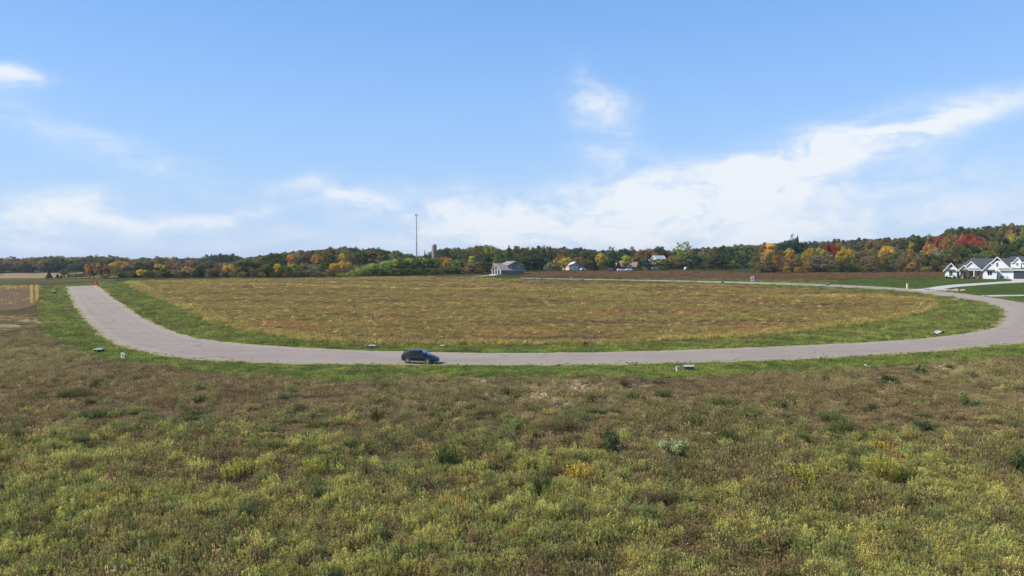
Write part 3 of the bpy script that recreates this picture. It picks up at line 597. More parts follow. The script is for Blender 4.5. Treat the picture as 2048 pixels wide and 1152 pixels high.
# ------------------------------------------------------------------ uncountable plants, scattered
def scatter(name, protos, P, rot, scl, idx, tint, label, cat):
    n = len(P); me = bpy.data.meshes.new(name); me.vertices.add(n); me.vertices.foreach_set('co', np.asarray(P, np.float32).ravel())
    for nm, ty, arr, fld in (('rot', 'FLOAT', rot, 'value'), ('scl', 'FLOAT_VECTOR', scl, 'vector'), ('idx', 'INT', idx, 'value'), ('tint', 'FLOAT_COLOR', tint, 'color')):
        a = me.attributes.new(nm, ty, 'POINT'); a.data.foreach_set(fld, np.ascontiguousarray(arr, np.int32 if ty == 'INT' else np.float32).ravel())
    me.update(); o = bpy.data.objects.new(name, me); COL.objects.link(o); tag(o, label, cat, None, 'stuff')
    pc = bpy.data.collections.new(name + '_kinds')
    for i, m_ in enumerate(protos):
        po = bpy.data.objects.new(f'{name}_kind.{i:03d}', m_); pc.objects.link(po)
    g = bpy.data.node_groups.new(name, 'GeometryNodeTree'); g.interface.new_socket('Geometry', in_out='INPUT', socket_type='NodeSocketGeometry'); g.interface.new_socket('Geometry', in_out='OUTPUT', socket_type='NodeSocketGeometry')
    N = g.nodes; Lk = g.links; gi = N.new('NodeGroupInput'); go = N.new('NodeGroupOutput'); ip = N.new('GeometryNodeInstanceOnPoints'); ci = N.new('GeometryNodeCollectionInfo')
    ci.inputs['Collection'].default_value = pc; ci.inputs['Separate Children'].default_value = True; ci.inputs['Reset Children'].default_value = True
    ip.inputs['Pick Instance'].default_value = True
    def na(nm, ty): x = N.new('GeometryNodeInputNamedAttribute'); x.data_type = ty; x.inputs[0].default_value = nm; return x.outputs[0]
    cx = N.new('ShaderNodeCombineXYZ'); Lk.new(na('rot', 'FLOAT'), cx.inputs[2]); er = N.new('FunctionNodeEulerToRotation'); Lk.new(cx.outputs[0], er.inputs[0])
    Lk.new(gi.outputs[0], ip.inputs['Points']); Lk.new(ci.outputs[0], ip.inputs['Instance']); Lk.new(na('idx', 'INT'), ip.inputs['Instance Index'])
    Lk.new(er.outputs[0], ip.inputs['Rotation']); Lk.new(na('scl', 'FLOAT_VECTOR'), ip.inputs['Scale']); Lk.new(ip.outputs[0], go.inputs[0])
    md = o.modifiers.new('scatter', 'NODES'); md.node_group = g; return o

def blades(n, h, rad, wid, seed, lean=.25, head=0):   # grass tuft: two-piece blades, seed heads on some
    g = np.random.default_rng(seed); c = []; a = []; b = []; col = []
    for i in range(n):
        ang_ = g.uniform(0, 6.28); r = rad*math.sqrt(g.uniform(0, 1)); p = np.array([math.cos(ang_)*r, math.sin(ang_)*r, 0.]); hh = h*g.uniform(.55, 1.1)
        ln = np.array([g.normal()*lean, g.normal()*lean, 1.0]); ln /= np.linalg.norm(ln); t = g.uniform(0, 3.14); wv = np.array([math.cos(t), math.sin(t), 0])*wid*g.uniform(.6, 1.3)
        v = g.uniform(.7, 1.3)
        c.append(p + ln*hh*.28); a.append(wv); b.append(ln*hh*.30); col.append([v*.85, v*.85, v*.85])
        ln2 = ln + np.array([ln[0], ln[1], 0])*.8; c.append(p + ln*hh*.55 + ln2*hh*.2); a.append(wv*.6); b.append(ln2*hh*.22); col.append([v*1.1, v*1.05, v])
        if head and g.uniform() < head:
            q = p + ln*hh*.95
            for k in range(3): c.append(q + g.normal(size=3)*.02); a.append(rdir(1, g)[0]*.018*g.uniform(.8, 1.4)); b.append(np.array([0, 0, .045])*g.uniform(.8, 1.3)); col.append([v*1.25, v*1.1, v*1.0])
    return [np.array(x) for x in (c, a, b, col)]
def weedclump(stems, h, rad, seed, lf=.05, plume=True):
    g = np.random.default_rng(seed); c = []; a = []; b = []; col = []
    for i in range(stems):
        an = g.uniform(0, 6.28); r = rad*math.sqrt(g.uniform(0, 1)); p = np.array([math.cos(an)*r, math.sin(an)*r, 0.]); hh = h*g.uniform(.6, 1.1)*(1 - .3*(r/rad)**2)
        ln = np.array([g.normal()*.12 + p[0]*.15, g.normal()*.12 + p[1]*.15, 1.0]); c.append(p + ln*hh*.5); a.append(np.array([.008, .004, 0])); b.append(ln*hh*.5); col.append([.55, .42, .35]); v0 = g.uniform(.7, 1.3)
        n = int(13*hh/.9) + 4
        for k in range(n):
            f = (k + g.uniform())/n; f = .18 + f*.82; q = p + ln*hh*f; t = g.uniform(0, 6.28); d = np.array([math.cos(t), math.sin(t), .55])*lf*(1.35 - f*.7)*g.uniform(.7, 1.3)
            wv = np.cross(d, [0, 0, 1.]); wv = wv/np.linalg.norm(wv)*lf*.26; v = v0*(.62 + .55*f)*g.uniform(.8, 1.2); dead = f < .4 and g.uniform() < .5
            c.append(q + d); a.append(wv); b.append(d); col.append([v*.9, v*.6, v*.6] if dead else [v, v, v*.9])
        if plume:
            for k in range(5): q = p + ln*hh*(1 + g.uniform(-.1, .08)) + g.normal(size=3)*np.array([.035, .035, .02]); c.append(q); a.append(rdir(1, g)[0]*.02); b.append(rdir(1, g, 1.)[0]*.032); v = v0*g.uniform(1.0, 1.35); col.append([v*1.15, v*1.08, v*.75])
    return [np.array(x) for x in (c, a, b, col)]
def bushclump(n, R_, h, seed, lf=.06):
    g = np.random.default_rng(seed); c = []; tone = []
    for k in range(14):
        d = rdir(1, g, .5)[0]; d[2] = abs(d[2]); cc = d*np.array([R_, R_, h])*g.uniform(.35, .85); q = rdir(n//14, g)*g.uniform(.2, 1, (n//14, 1))*R_*.36; c.append(cc + q); tone.append(np.full(n//14, g.uniform(.7, 1.25)))
    c = np.concatenate(c); tone = np.concatenate(tone); c[:, 2] = np.maximum(c[:, 2], .02); a, b = leaves(c, lf, g, .8); v = tone*g.uniform(.75, 1.25, len(c))
    return c, a, b, np.stack([v, v, v], -1)
def QM(nm, q, m=LEAF_I): return quads_mesh(nm, q[0], q[1], q[2], q[3], m)
def vn(x, y, s, seed=0.0, oct=3):          # value noise over points
    o = np.empty(len(x))
    for i, (p, q) in enumerate(zip(x*s, y*s)): o[i] = mnoise.fractal(Vector((p, q, seed)), 1.0, 2.0, oct)
    return o
def wedge_pts(n, y0, y1, side=.80, power=1.0, g=RNG):   # more points near the camera
    y = y0 + (y1-y0)*g.uniform(0, 1, n)**power; x = g.uniform(-1, 1, n)*(y*side + 16); return x, y
def lerpc(c0, c1, t): t = np.clip(t, 0, 1)[:, None]; return np.array(c0)*(1-t) + np.array(c1)*t

vp = [tuple(p) for p in verge_poly]; fp = [tuple(p) for p in field_poly]; rp = [tuple(p) for p in dens_poly(road_poly, 3)]
near_v = [(p[0], p[1]) for p in W(V_OUT)]
def meadow_mask(x, y):
    k = ~inside(vp, x, y) & ~inside([tuple(p) for p in corn_poly], x, y)
    lim = np.interp(x, [p[0] for p in near_v[::-1]] if near_v[0][0] > near_v[-1][0] else [p[0] for p in near_v], [p[1] for p in (near_v[::-1] if near_v[0][0] > near_v[-1][0] else near_v)])
    return k & ((y < lim - 1.2) | (x < near_v[0][0]-2) | (x > near_v[-1][0]))
PXC = lambda x, y: CX + F*x/y
def rowof(x, y): return HZ + F*(CAMH)/y            # rough photo row of ground at y

SH = [(1345,910,1.75,1.15,'silver','bush','large pale silver green bush in the right part of the meadow'),(193,778,.95,1.0,'dark','weed','dark green clump below the small sign'),(400,808,1.0,.8,'dark','weed','round dark green clump in the left meadow'),(1184,806,.8,.85,'dark','weed','dark upright clump among the straw patches'),
 (1658,840,1.7,.85,'mid','weed','wide bright green clump in the right meadow'),(1848,866,1.15,.8,'dark','bush','dark green bush at right, below the farmhouse driveway'),(1774,772,2.1,.85,'dark','bush','low wide dark bush near the right verge'),(1935,812,1.4,.9,'mid','bush','green bush at the far right of the meadow'),(1838,745,1.0,.6,'dark','bush','small dark bush just under the right verge'),
 (755,842,1.0,1.1,'dark','weed','dark upright clump left of the meadow centre'),(1124,862,2.2,1.5,'seedy','weed','tall seedy green brown clump right of the meadow centre'),(1388,855,1.3,1.1,'mid','weed','grey green clump above the silver bush'),(1456,888,1.2,.95,'dark','weed','dark clump right of the silver bush'),(1222,905,1.2,1.2,'dark','bush','dark leafy clump left of the silver bush'),
 (1010,790,.8,.8,'dark','weed','small dark clump above the meadow centre'),(150,794,2.4,.8,'dark','weed','long dark green clump in the left meadow'),(80,796,.9,.7,'dark','weed','small dark clump near the left edge of the photo'),(1247,775,.7,.95,'brown','weed','brown seed stalks standing close to the near verge'),(1555,812,1.2,.6,'mid','weed','flat green clump below the utility box'),
 (1440,812,2.3,.8,'mid','weed','long bright green clump right of the straw patches'),(1500,838,1.6,.9,'mid','weed','bright green clump halfway between near verge and silver bush, right side'),(1690,862,1.6,.9,'mid','weed','grey green clump beneath the wide bright green clump'),(1790,790-22,.8,.5,'dark','weed','tiny dark clump beside the low wide dark bush'),(596,826,.9,.9,'dark','weed','dark clump left of the meadow centre, upper one of a pair'),(576,838,.8,.6,'grey','bush','grey green clump left of the meadow centre, lower one of a pair'),
 (1764,965,1.5,1.4,'yellow','plume','tall yellow green goldenrod clump in the lower right meadow'),(1755,905,1.2,.7,'gold','plume','yellow goldenrod patch in the right meadow'),(1600,970,1.5,1.0,'yellow','plume','yellow green goldenrod clump in the lower right, left of the tall one'),(1160,960,1.5,.8,'gold','plume','wide golden goldenrod clump below the silver bush'),(625,955,1.2,.9,'yellow','plume','yellow green goldenrod clump in the lower left centre'),
 (478,955,1.7,.9,'yellow','plume','wide yellow green goldenrod clump in the lower left'),(2030,950,1.1,1.2,'dark','bush','dark green bush at the right edge of the photo'),(1530,905,.9,.9,'mid','weed','single green clump between silver bush and goldenrod'),(1604,886,1.1,.9,'mid','weed','small green clump right of the silver bush, halfway to the edge'),(900,935,1.6,1.3,'dark','weed','tall dark clump in the meadow centre'),
 (1083,988,.9,1.1,'dark','weed','dark pointed clump below the meadow centre'),(1325,792,1.4,.8,'mid','weed','bright green clump below the box with stake'),(1270,800,1.3,.8,'mid','weed','green clump left below the box with stake'),(1030,795,1.0,.5,'mid','weed','flat green clump above the meadow centre'),(935,818,1.2,.6,'mid','weed','flat green clump below the car, right side')]
SHP = [(p2w(q[0], q[1]), q[2], q[3]) for q in SH]
def off_plants(x, y):                     # grass stays clear of the single bushes
    k = np.ones(len(x), bool)
    for p_, w_, h_ in SHP: k &= ~((np.abs(x-p_.x) < w_*.52) & (y < p_.y + w_*.45) & (y > p_.y - w_*.5 - 1.3))
    return k
# fine grass and dry stems of the meadow
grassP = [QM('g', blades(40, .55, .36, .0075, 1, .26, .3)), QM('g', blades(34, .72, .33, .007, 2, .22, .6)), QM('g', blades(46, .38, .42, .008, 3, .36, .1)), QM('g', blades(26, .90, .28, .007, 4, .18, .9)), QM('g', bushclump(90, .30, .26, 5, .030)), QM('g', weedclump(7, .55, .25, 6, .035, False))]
N1 = 135000; x, y = wedge_pts(N1, 20, 150, .82, 1.35); k = meadow_mask(x, y) & off_plants(x, y); x, y = x[k], y[k]
n1 = vn(x, y, .10, 1.); n2 = vn(x, y, .45, 5., 2); n3 = vn(x, y, .035, 9., 2); n = len(x)
gr = np.clip((58 - y)/22 + n1*2.0 + (x < 0)*.12, 0, 1)                 # greener near the camera
base = lerpc((.315,.262,.138), (.335,.325,.145), n1*1.6 + .5)
base = base*(1-.55*gr[:, None]) + .55*gr[:, None]*np.array([.175,.165,.075])
red = np.clip(n3*2.2 + .25, 0, 1)*(y > 52); base = base*(1-.45*red[:, None]) + .45*red[:, None]*np.array([.27,.195,.115])
grn = np.clip((n2-.28)*4, 0, 1)*.7; base = base*(1-grn[:, None]) + grn[:, None]*np.array([.19,.235,.065])
straw = np.clip((vn(x*.6, y*1.3, .30, 22., 2)-.36)*6, 0, 1)*(y > 60)*(y < 80)*np.clip(1.3 - np.abs(x-7)/22, .0, 1); base = base*(1-straw[:, None]*.85) + straw[:, None]*.85*np.array([.75,.58,.36])
u = RNG.uniform(0, 1, n); rare = u < .05; base[rare] = np.array([.48,.38,.20]); pur = (u > .05) & (u < .13); base[pur] = np.array([.16,.105,.078])
base *= RNG.uniform(.62, 1.3, (n, 1))
idx = RNG.choice(6, n, p=[.25, .22, .16, .10, .15, .12])
for (px_, py_, wp_) in ((958,765,34),(1078,793,52),(1160,778,64),(1290,770,22),(1120,812,44),(1028,800,30),(1200,785,30),(985,797,24),(1892,739,40),(930,812,30),(118,865,44),(1250,780,24)):
    q_ = p2w(px_, py_); r_ = wp_/F*q_.y*.5; f_ = np.clip(1.5 - np.hypot((x-q_.x)/r_, (y-q_.y)/(r_*1.9)) + vn(x, y, 1.2, 77., 2)*.8, 0, 1); straw = np.maximum(straw, f_); base = base*(1-f_[:, None]*.9) + f_[:, None]*.9*np.array([.95,.76,.48])*RNG.uniform(.7, 1.15, (n, 1))
s_ = RNG.uniform(.75, 1.35, n)*np.clip(.95 + (70-y)*.002, .85, 1.1); s_ *= 1 - .6*straw
low = np.clip((y-60)/60, 0, 1)
scl = np.stack([s_*(1+low*.5), s_*(1+low*.5), s_*.66*(1-.25*low)*np.clip(1+n1*.9, .5, 1.5)], -1)
scatter('meadow_grass', grassP, np.stack([x, y, terrain(x, y)-.02], -1), RNG.uniform(0, 6.28, n), scl, idx, np.concatenate([base, np.ones((n, 1))], 1), 'brown and straw coloured wild grass covering the foreground meadow', 'grass')

# goldenrod and other tall weeds growing in clumps
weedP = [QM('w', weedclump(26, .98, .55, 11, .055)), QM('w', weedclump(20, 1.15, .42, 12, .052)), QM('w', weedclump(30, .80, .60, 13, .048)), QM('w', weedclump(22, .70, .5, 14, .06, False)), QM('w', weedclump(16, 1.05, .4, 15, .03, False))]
NC = 30000; cx_, cy_ = wedge_pts(NC, 20, 112, .82, 1.5); k = meadow_mask(cx_, cy_); cx_, cy_ = cx_[k], cy_[k]
big = vn(cx_, cy_, .06, 37., 2); mid_ = vn(cx_*.7, cy_*1.2, .20, 31., 2); px = PXC(cx_, cy_)
prob = np.interp(cy_, [20, 34, 42, 50, 58, 75, 112], [1.0, .92, .60, .22, .05, .02, .01])*np.clip(1 + big*1.6 + mid_*2.0, .08, 2.2)*np.where((px < 700) & (cy_ < 60), 1.35, 1)
k = RNG.uniform(0, 1, len(cx_)) < prob; cx_, cy_ = cx_[k], cy_[k]
X_, Y_, C_, S_, Z_ = [], [], [], [], []
CH_ = [((.41,.405,.155), .34), ((.33,.345,.14), .22), ((.23,.265,.115), .16), ((.14,.17,.085), .10), ((.44,.36,.14), .05), ((.26,.20,.13), .13)]
pr_ = np.array([q[1] for q in CH_]); pr_ /= pr_.sum()
for a_, b_ in zip(cx_, cy_):
    far = b_ > 50; ci = RNG.choice(6, p=pr_ if not far else [.10,.16,.34,.28,.04,.08]); c0 = np.array(CH_[ci][0])*RNG.uniform(.68, 1.30)
    L_, W_, ht = RNG.uniform(.35, 1.5), RNG.uniform(.25, .6), RNG.uniform(.6, 1.3)*(1. if not far else .8); th_ = RNG.normal(.15, .5); m_ = int(4 + L_*W_*13)
    u_, v_ = RNG.normal(0, .5, m_)*L_, RNG.normal(0, .5, m_)*W_
    X_.append(a_ + u_*math.cos(th_) - v_*math.sin(th_)); Y_.append(b_ + u_*math.sin(th_) + v_*math.cos(th_)); C_.append(c0*RNG.uniform(.78, 1.22, (m_, 1)))
    f_ = ht*(1 - .35*np.clip(np.hypot(u_/L_, v_/W_), 0, 1.2))*RNG.uniform(.75, 1.1, m_); S_.append(np.full(m_, .56)*RNG.uniform(.75, 1.2, m_)); Z_.append(f_)
x, y, c, s_, z_ = np.concatenate(X_), np.concatenate(Y_), np.concatenate(C_), np.concatenate(S_), np.concatenate(Z_); k = meadow_mask(x, y) & off_plants(x, y); x, y, c, s_, z_ = x[k], y[k], c[k], s_[k], z_[k]; n = len(x); print('weeds', n, len(cx_))
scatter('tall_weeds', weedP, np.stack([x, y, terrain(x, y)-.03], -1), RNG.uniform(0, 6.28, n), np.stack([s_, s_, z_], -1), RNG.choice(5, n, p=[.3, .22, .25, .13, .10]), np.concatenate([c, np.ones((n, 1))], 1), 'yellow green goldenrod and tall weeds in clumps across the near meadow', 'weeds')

# short green grass of the verges
turfP = [QM('t', blades(26, .16, .45, .018, 51, .5)), QM('t', blades(30, .24, .5, .018, 52, .5)), QM('t', bushclump(80, .4, .13, 53, .045))]
N3 = 95000; y = 60 + RNG.uniform(0, 1, N3)**1.7*240; x = RNG.uniform(-1, 1, N3)*(y*.78 + 5)
k = inside(vp, x, y) & ~inside(fp, x, y) & ~inside(rp, x, y) & ~inside([tuple(p) for p in lawn_poly], x, y); x, y = x[k], y[k]
E1 = np.array([(p.x, p.y) for p in resample(a_out + turn, 1.5)]); E2 = np.array([(p.x, p.y) for p in resample(a_in, 1.5)]); dd = np.full(len(x), 9.)
for (ex, ey) in E1: dd = np.minimum(dd, np.hypot(x-ex, y-ey))
for (ex, ey) in E2: dd = np.minimum(dd, np.hypot(x-ex, y-ey)*2.2 + -.5)
k = dd > 1.05 + RNG.exponential(.28, len(x)); x, y = x[k], y[k]; n = len(x)
h1 = vn(x, y, .22, 61., 3); h2 = vn(x, y, .9, 66., 2); c = lerpc((.175,.235,.060), (.33,.38,.09), h1*1.5 + .5)
bb = np.clip((h2-.22)*3.5, 0, 1)[:, None]*.75; c = c*(1-bb) + bb*np.array([.29,.215,.10]); inn = inside(vp, x, y) & (y > 103); rd = np.clip(vn(x, y, .3, 70., 2)*2.5 - .1, 0, 1)*inn*.7
c = c*(1-rd[:, None]) + rd[:, None]*np.array([.29,.20,.09]); c *= RNG.uniform(.65, 1.3, (n, 1)); s_ = RNG.uniform(.7, 1.5, n)*np.clip(y/90, .9, 1.7)
scatter('verge_grass', turfP, np.stack([x, y, terrain(x, y)+.02], -1), RNG.uniform(0, 6.28, n), np.stack([s_, s_, s_*RNG.uniform(.6, 1.5, n)], -1), RNG.choice(3, n), np.concatenate([c, np.ones((n, 1))], 1), 'short bright green grass along both sides of the curving road', 'grass')

N6 = 70000; x = RNG.uniform(70, 240, N6); y = RNG.uniform(165, 330, N6); drv = [[tuple(p) for p in q_] for q_ in (drive, drive2)]
k = inside([tuple(p) for p in lawn_poly], x, y) & ~inside(drv[0], x, y) & ~inside(drv[1], x, y) & ~inside(rp, x, y); x, y = x[k], y[k]; n = len(x)
stp = np.sin((x*.82 + y*.57)*.62 + vn(x, y, .02, 3.)*3)*.12; c = lerpc((.105,.150,.045), (.165,.195,.060), vn(x, y, .07, 131., 4) + .5 + stp)*RNG.uniform(.75, 1.25, (n, 1)); s_ = RNG.uniform(.9, 1.5, n)
scatter('lawn_grass', turfP, np.stack([x, y, terrain(x, y)+.045], -1), RNG.uniform(0, 6.28, n), np.stack([s_*1.3, s_*1.3, s_*.4], -1), RNG.choice(2, n), np.concatenate([c, np.ones((n, 1))], 1), 'mown green lawn grass around the white farmhouse driveway', 'grass')

# ripening crop and weeds of the inner field
cropP = [QM('c', blades(20, .42, .8, .03, 81, .35, .3)), QM('c', bushclump(110, .8, .34, 82, .07)), QM('c', weedclump(12, .6, .8, 83, .07, False)), QM('c', blades(24, .26, .9, .03, 84, .6))]
N4 = 150000; y = 96 + RNG.uniform(0, 1, N4)**1.5*260; x = RNG.uniform(-1, 1, N4)*(y*.70 + 5)
k = inside(fp, x, y); x, y = x[k], y[k]; n = len(x)
b1 = vn(x*.28, y, .085, 91., 4); b2 = vn(x*.4, y, .3, 95., 3); b3 = vn(x*.5, y*1.2, .035, 99., 2)
c = lerpc((.40,.265,.12), (.42,.35,.13), b1*1.5 + .5)
k1 = np.clip((b2-.12)*4, 0, 1)[:, None]*.8; c = c*(1-k1) + k1*np.array([.26,.28,.085])
k2 = np.clip((-b1-.12)*4 + b3, 0, 1)[:, None]*.75; c = c*(1-k2) + k2*np.array([.25,.185,.12])
k3 = np.clip((vn(x*.3, y, .12, 111., 3)-.25)*4, 0, 1)[:, None]*.75; c = c*(1-k3) + k3*np.array([.48,.30,.13])
fe = np.array([(p[0], p[1]) for p in dens_poly(W(F_OUT[:21]), 3)]); ed = np.full(n, 99.)
for e_ in fe[::2]: ed = np.minimum(ed, np.hypot(x-e_[0], y-e_[1]))
ke = np.clip((6 - ed)/5, 0, 1)[:, None]*.6; c = c*(1-ke) + ke*np.array([.58,.50,.15])
rr = RNG.uniform(0, 1, n); c[rr < .05] = np.array([.75,.64,.26]); c *= RNG.uniform(.62, 1.32, (n, 1))
dens_k = RNG.uniform(0, 1, n) < np.clip(.75 + b1*1.2 + ke[:, 0], .3, 1); x, y, c, ed = x[dens_k], y[dens_k], c[dens_k], ed[dens_k]; n = len(x)
s_ = RNG.uniform(.6, 1.25, n)*np.clip(y/150, .85, 1.6)
scatter('crop_plants', cropP, np.stack([x, y, terrain(x, y)+.02], -1), RNG.uniform(0, 6.28, n), np.stack([s_*1.1, s_, s_*np.where(ed < 4, 1.5, .85)/np.clip(y/150, .9, 1.5)], -1), RNG.choice(4, n, p=[.3, .25, .25, .2]), np.concatenate([c, np.ones((n, 1))], 1), 'orange brown and yellow crop plants covering the field inside the road loop', 'crop')

# brown plants of the field beyond, and rough grass round it
N5 = 60000; y = 262 + RNG.uniform(0, 1, N5)*180; x = RNG.uniform(-.66, .72, N5)*y
ib = inside([tuple(p) for p in brown_poly], x, y); k = ~inside(fp, x, y) & ~inside(rp, x, y) & ~inside([tuple(p) for p in lawn_poly], x, y) & ~inside([tuple(p) for p in tan_drive], x, y) & (PXC(x, y) > 235)
x, y, ib = x[k], y[k], ib[k]; n = len(x); c = np.where(ib[:, None], lerpc((.25,.145,.090), (.24,.175,.085), vn(x, y, .05, 121., 3) + .5), lerpc((.11,.135,.05), (.18,.18,.07), vn(x, y, .06, 125., 3) + .5))*RNG.uniform(.7, 1.3, (n, 1))
s_ = RNG.uniform(1.2, 2.0, n)
scatter('rough_plants', cropP, np.stack([x, y, terrain(x, y)+.02], -1), RNG.uniform(0, 6.28, n), np.stack([s_, s_, s_*np.where(ib, .55, .35)], -1), RNG.choice(4, n), np.concatenate([c, np.ones((n, 1))], 1), 'reddish brown plants and rough grass beyond the far road', 'plants')

# corn stubble rows at the left
xs_, ys_, cs_ = [], [], []
cpp = [tuple(p) for p in corn_poly]
for r_ in range(70):
    yy = np.arange(172, 252, .35); xx = -262 + r_*2.3 + (yy-172)*.42; pk = np.where(yy > 226, .75, np.where(yy < 188, .30, .07))*(.6 + .4*np.sin(yy*1.1 + r_)); kk = RNG.uniform(0, 1, len(yy)) < pk; xs_.append((xx + RNG.normal(0, .14, len(xx)))[kk]); ys_.append(yy[kk])
for q_ in (62, 73): yy = np.arange(178, 246, .3); xx = (q_-CX)/F*yy; xs_.append(xx + RNG.normal(0, .2, len(xx))); ys_.append(yy)
x = np.concatenate(xs_); y = np.concatenate(ys_); k = inside(cpp, x, y); x, y = x[k], y[k]; n = len(x)
c = np.tile([.72,.58,.22], (n, 1))*RNG.uniform(.6, 1.2, (n, 1)); s_ = RNG.uniform(.6, 1.2, n)
scatter('corn_rows', cropP, np.stack([x, y, terrain(x, y)+.02], -1), RNG.uniform(0, 6.28, n), np.stack([s_*.4, s_*.4, s_*1.5], -1), RNG.choice([0, 2], n), np.concatenate([c, np.ones((n, 1))], 1), 'dry yellow corn standing in rows at the far left', 'crop')

# woods that read as one mass: behind the rows and on the far ridges
woodP = []
for k in ('round', 'spread', 'oval', 'round'):
    for j in range(2):
        m2 = TREES[k][j][0].copy(); m2.materials.clear(); m2.materials.append(LEAF_I); woodP.append(m2)
def wood(name, X, Y, H, cols, label):
    n = len(X); s_ = H*RNG.uniform(.75, 1.2, n); pq = PXC(X, Y); cap = np.where(pq < 478, np.where(Y < 640, 521 + 4*np.sin(pq*.045) + RNG.uniform(-4, 7, n), 513.0 + 3.5*np.sin(pq*.021 + 1) + 2.5*np.sin(pq*.053) - RNG.exponential(1.6, n) + RNG.uniform(0, 7, n)), np.interp(pq, [a for a, b in SKY], [b for a, b in SKY]) + RNG.uniform(0, 4, n)); s_ = np.minimum(s_, np.maximum(2.0, (CAMH - (cap-HZ)/F*Y - terrain(X, Y))/1.0))
    scatter(name, woodP, np.stack([X, Y, terrain(X, Y)-.3], -1), RNG.uniform(0, 6.28, n), np.stack([s_*1.05, s_*1.05, s_], -1), RNG.choice(len(woodP), n), np.concatenate([cols, np.ones((n, 1))], 1), label, 'wood')
def mixcols(n, names, pr, X, Y, s):
    nz = vn(X, Y, s, 151., 3); q = np.clip(np.argsort(np.argsort(nz + RNG.normal(0, .12, n)))/n, 0, .9999); cum = np.cumsum(pr)/sum(pr)
    c = np.array([PAL[names[int(np.searchsorted(cum, t))]] for t in q]); return c*RNG.uniform(.75, 1.25, (n, 1))*1.45
n = 3600; Y = 605 + 1900*RNG.uniform(0, 1, n)**1.9; PX_ = RNG.uniform(-300, 700, n); X = (PX_-CX)/F*Y
wood('wood', X, Y, np.full(n, 15.0), mixcols(n, ['blue green', 'dark green', 'olive', 'rust', 'brown', 'golden', 'orange', 'red'], [.16,.26,.25,.10,.10,.08,.04,.01], X, Y, .006), 'distant autumn woods rolling to the horizon at the left')
n = 420; Y = RNG.uniform(395, 620, n); PX_ = RNG.uniform(232, 480, n); X = (PX_-CX)/F*Y
wood('wood', X, Y, RNG.uniform(6, 10.5, n), mixcols(n, ['dark green', 'olive', 'brown', 'grey brown', 'rust', 'golden'], [.3,.2,.16,.14,.14,.06], X, Y, .02), 'lower woods filling the dip behind the left corner of the field')
n = 1500; Y = RNG.uniform(545, 980, n); PX_ = np.concatenate([RNG.uniform(470, 1520, 700), RNG.uniform(1500, 2350, 800)]); X = (PX_-CX)/F*Y
topz = CAMH - (np.array([skyrow(p) for p in PX_]) + 3 - HZ)/F*Y; H = topz - terrain(X, Y); k = H > 5; X, Y, H = X[k], Y[k], np.minimum(H[k], 17)
nn_ = len(X); wood('wood', X, Y, H/1.05, mixcols(nn_, ['dark green', 'green', 'olive', 'brown', 'rust'], [.38,.24,.26,.07,.05], X, Y, .012), 'dense dark woods behind the treeline up to the skyline')
# dark undergrowth along the foot of the woods
n = 1500; PX_ = RNG.uniform(240, 2120, n); D_ = np.interp(PX_, [240, 400, 650, 830, 950, 1010, 1160, 1380, 1490, 1520, 1880, 2120], [345, 332, 330, 350, 368, 402, 432, 420, 425, 348, 342, 335]) + RNG.uniform(0, 40, n)
X = (PX_-CX)/F*D_; cols = mixcols(n, ['dark green', 'green', 'olive', 'brown', 'rust'], [.4,.2,.16,.14,.1], X, D_, .03); s_ = RNG.uniform(2.2, 4.6, n)
shP = []
for j in range(3): m2 = TREES['shrub'][j][0].copy(); m2.materials.clear(); m2.materials.append(LEAF_I); shP.append(m2)
scatter('undergrowth', shP, np.stack([X, D_, terrain(X, D_)-.1], -1), RNG.uniform(0, 6.28, n), np.stack([s_*1.2, s_*1.2, s_], -1), RNG.choice(3, n), np.concatenate([cols, np.ones((n, 1))], 1), 'dark tangled undergrowth along the foot of the treeline', 'undergrowth')

# ------------------------------------------------------------------ cars
TYRE = mat('tyre_rubber', (.02,.02,.02), .85); RIM = mat('rim_metal', (.34,.34,.34), .4, .6); DARKGLASS = mat('dark_glass', (.010,.011,.013), .22, 0, 0, .05, 3, .25)
BLACKP = mat('black_plastic', (.025,.025,.027), .6); PAINTB = mat('black_paint', (.006,.006,.008), .16, 0, .5, .1, 3, .4); PAINTW = mat('white_paint', (.72,.73,.74), .3, 0, .6, .04)
LAMP = mat('lamp_glass', (.75,.77,.80), .12, .2); REDL = mat('red_lamp', (.25,.01,.01), .2); SILVER = mat('silver_paint', (.35,.36,.38), .3, .6, .6)
SEC = [(-2.28,.80,.45,.70,.95,.70,1.00),(-2.20,.88,.32,.70,1.02,.76,1.12),(-1.98,.91,.28,.70,1.06,.68,1.38),(-1.66,.92,.26,.70,1.06,.64,1.57),(-.6,.92,.24,.68,1.02,.66,1.68),(.2,.92,.24,.68,1.00,.64,1.64),
       (.52,.92,.24,.68,.99,.63,1.53),(1.15,.92,.24,.67,.97,.76,1.09),(1.8,.90,.26,.66,.90,.74,1.00),(2.15,.85,.30,.60,.78,.64,.86),(2.30,.72,.36,.52,.62,.50,.68)]
def sec_at(x):
    a = np.array(SEC); return [float(np.interp(x, a[:, 0], a[:, k])) for k in range(1, 7)]
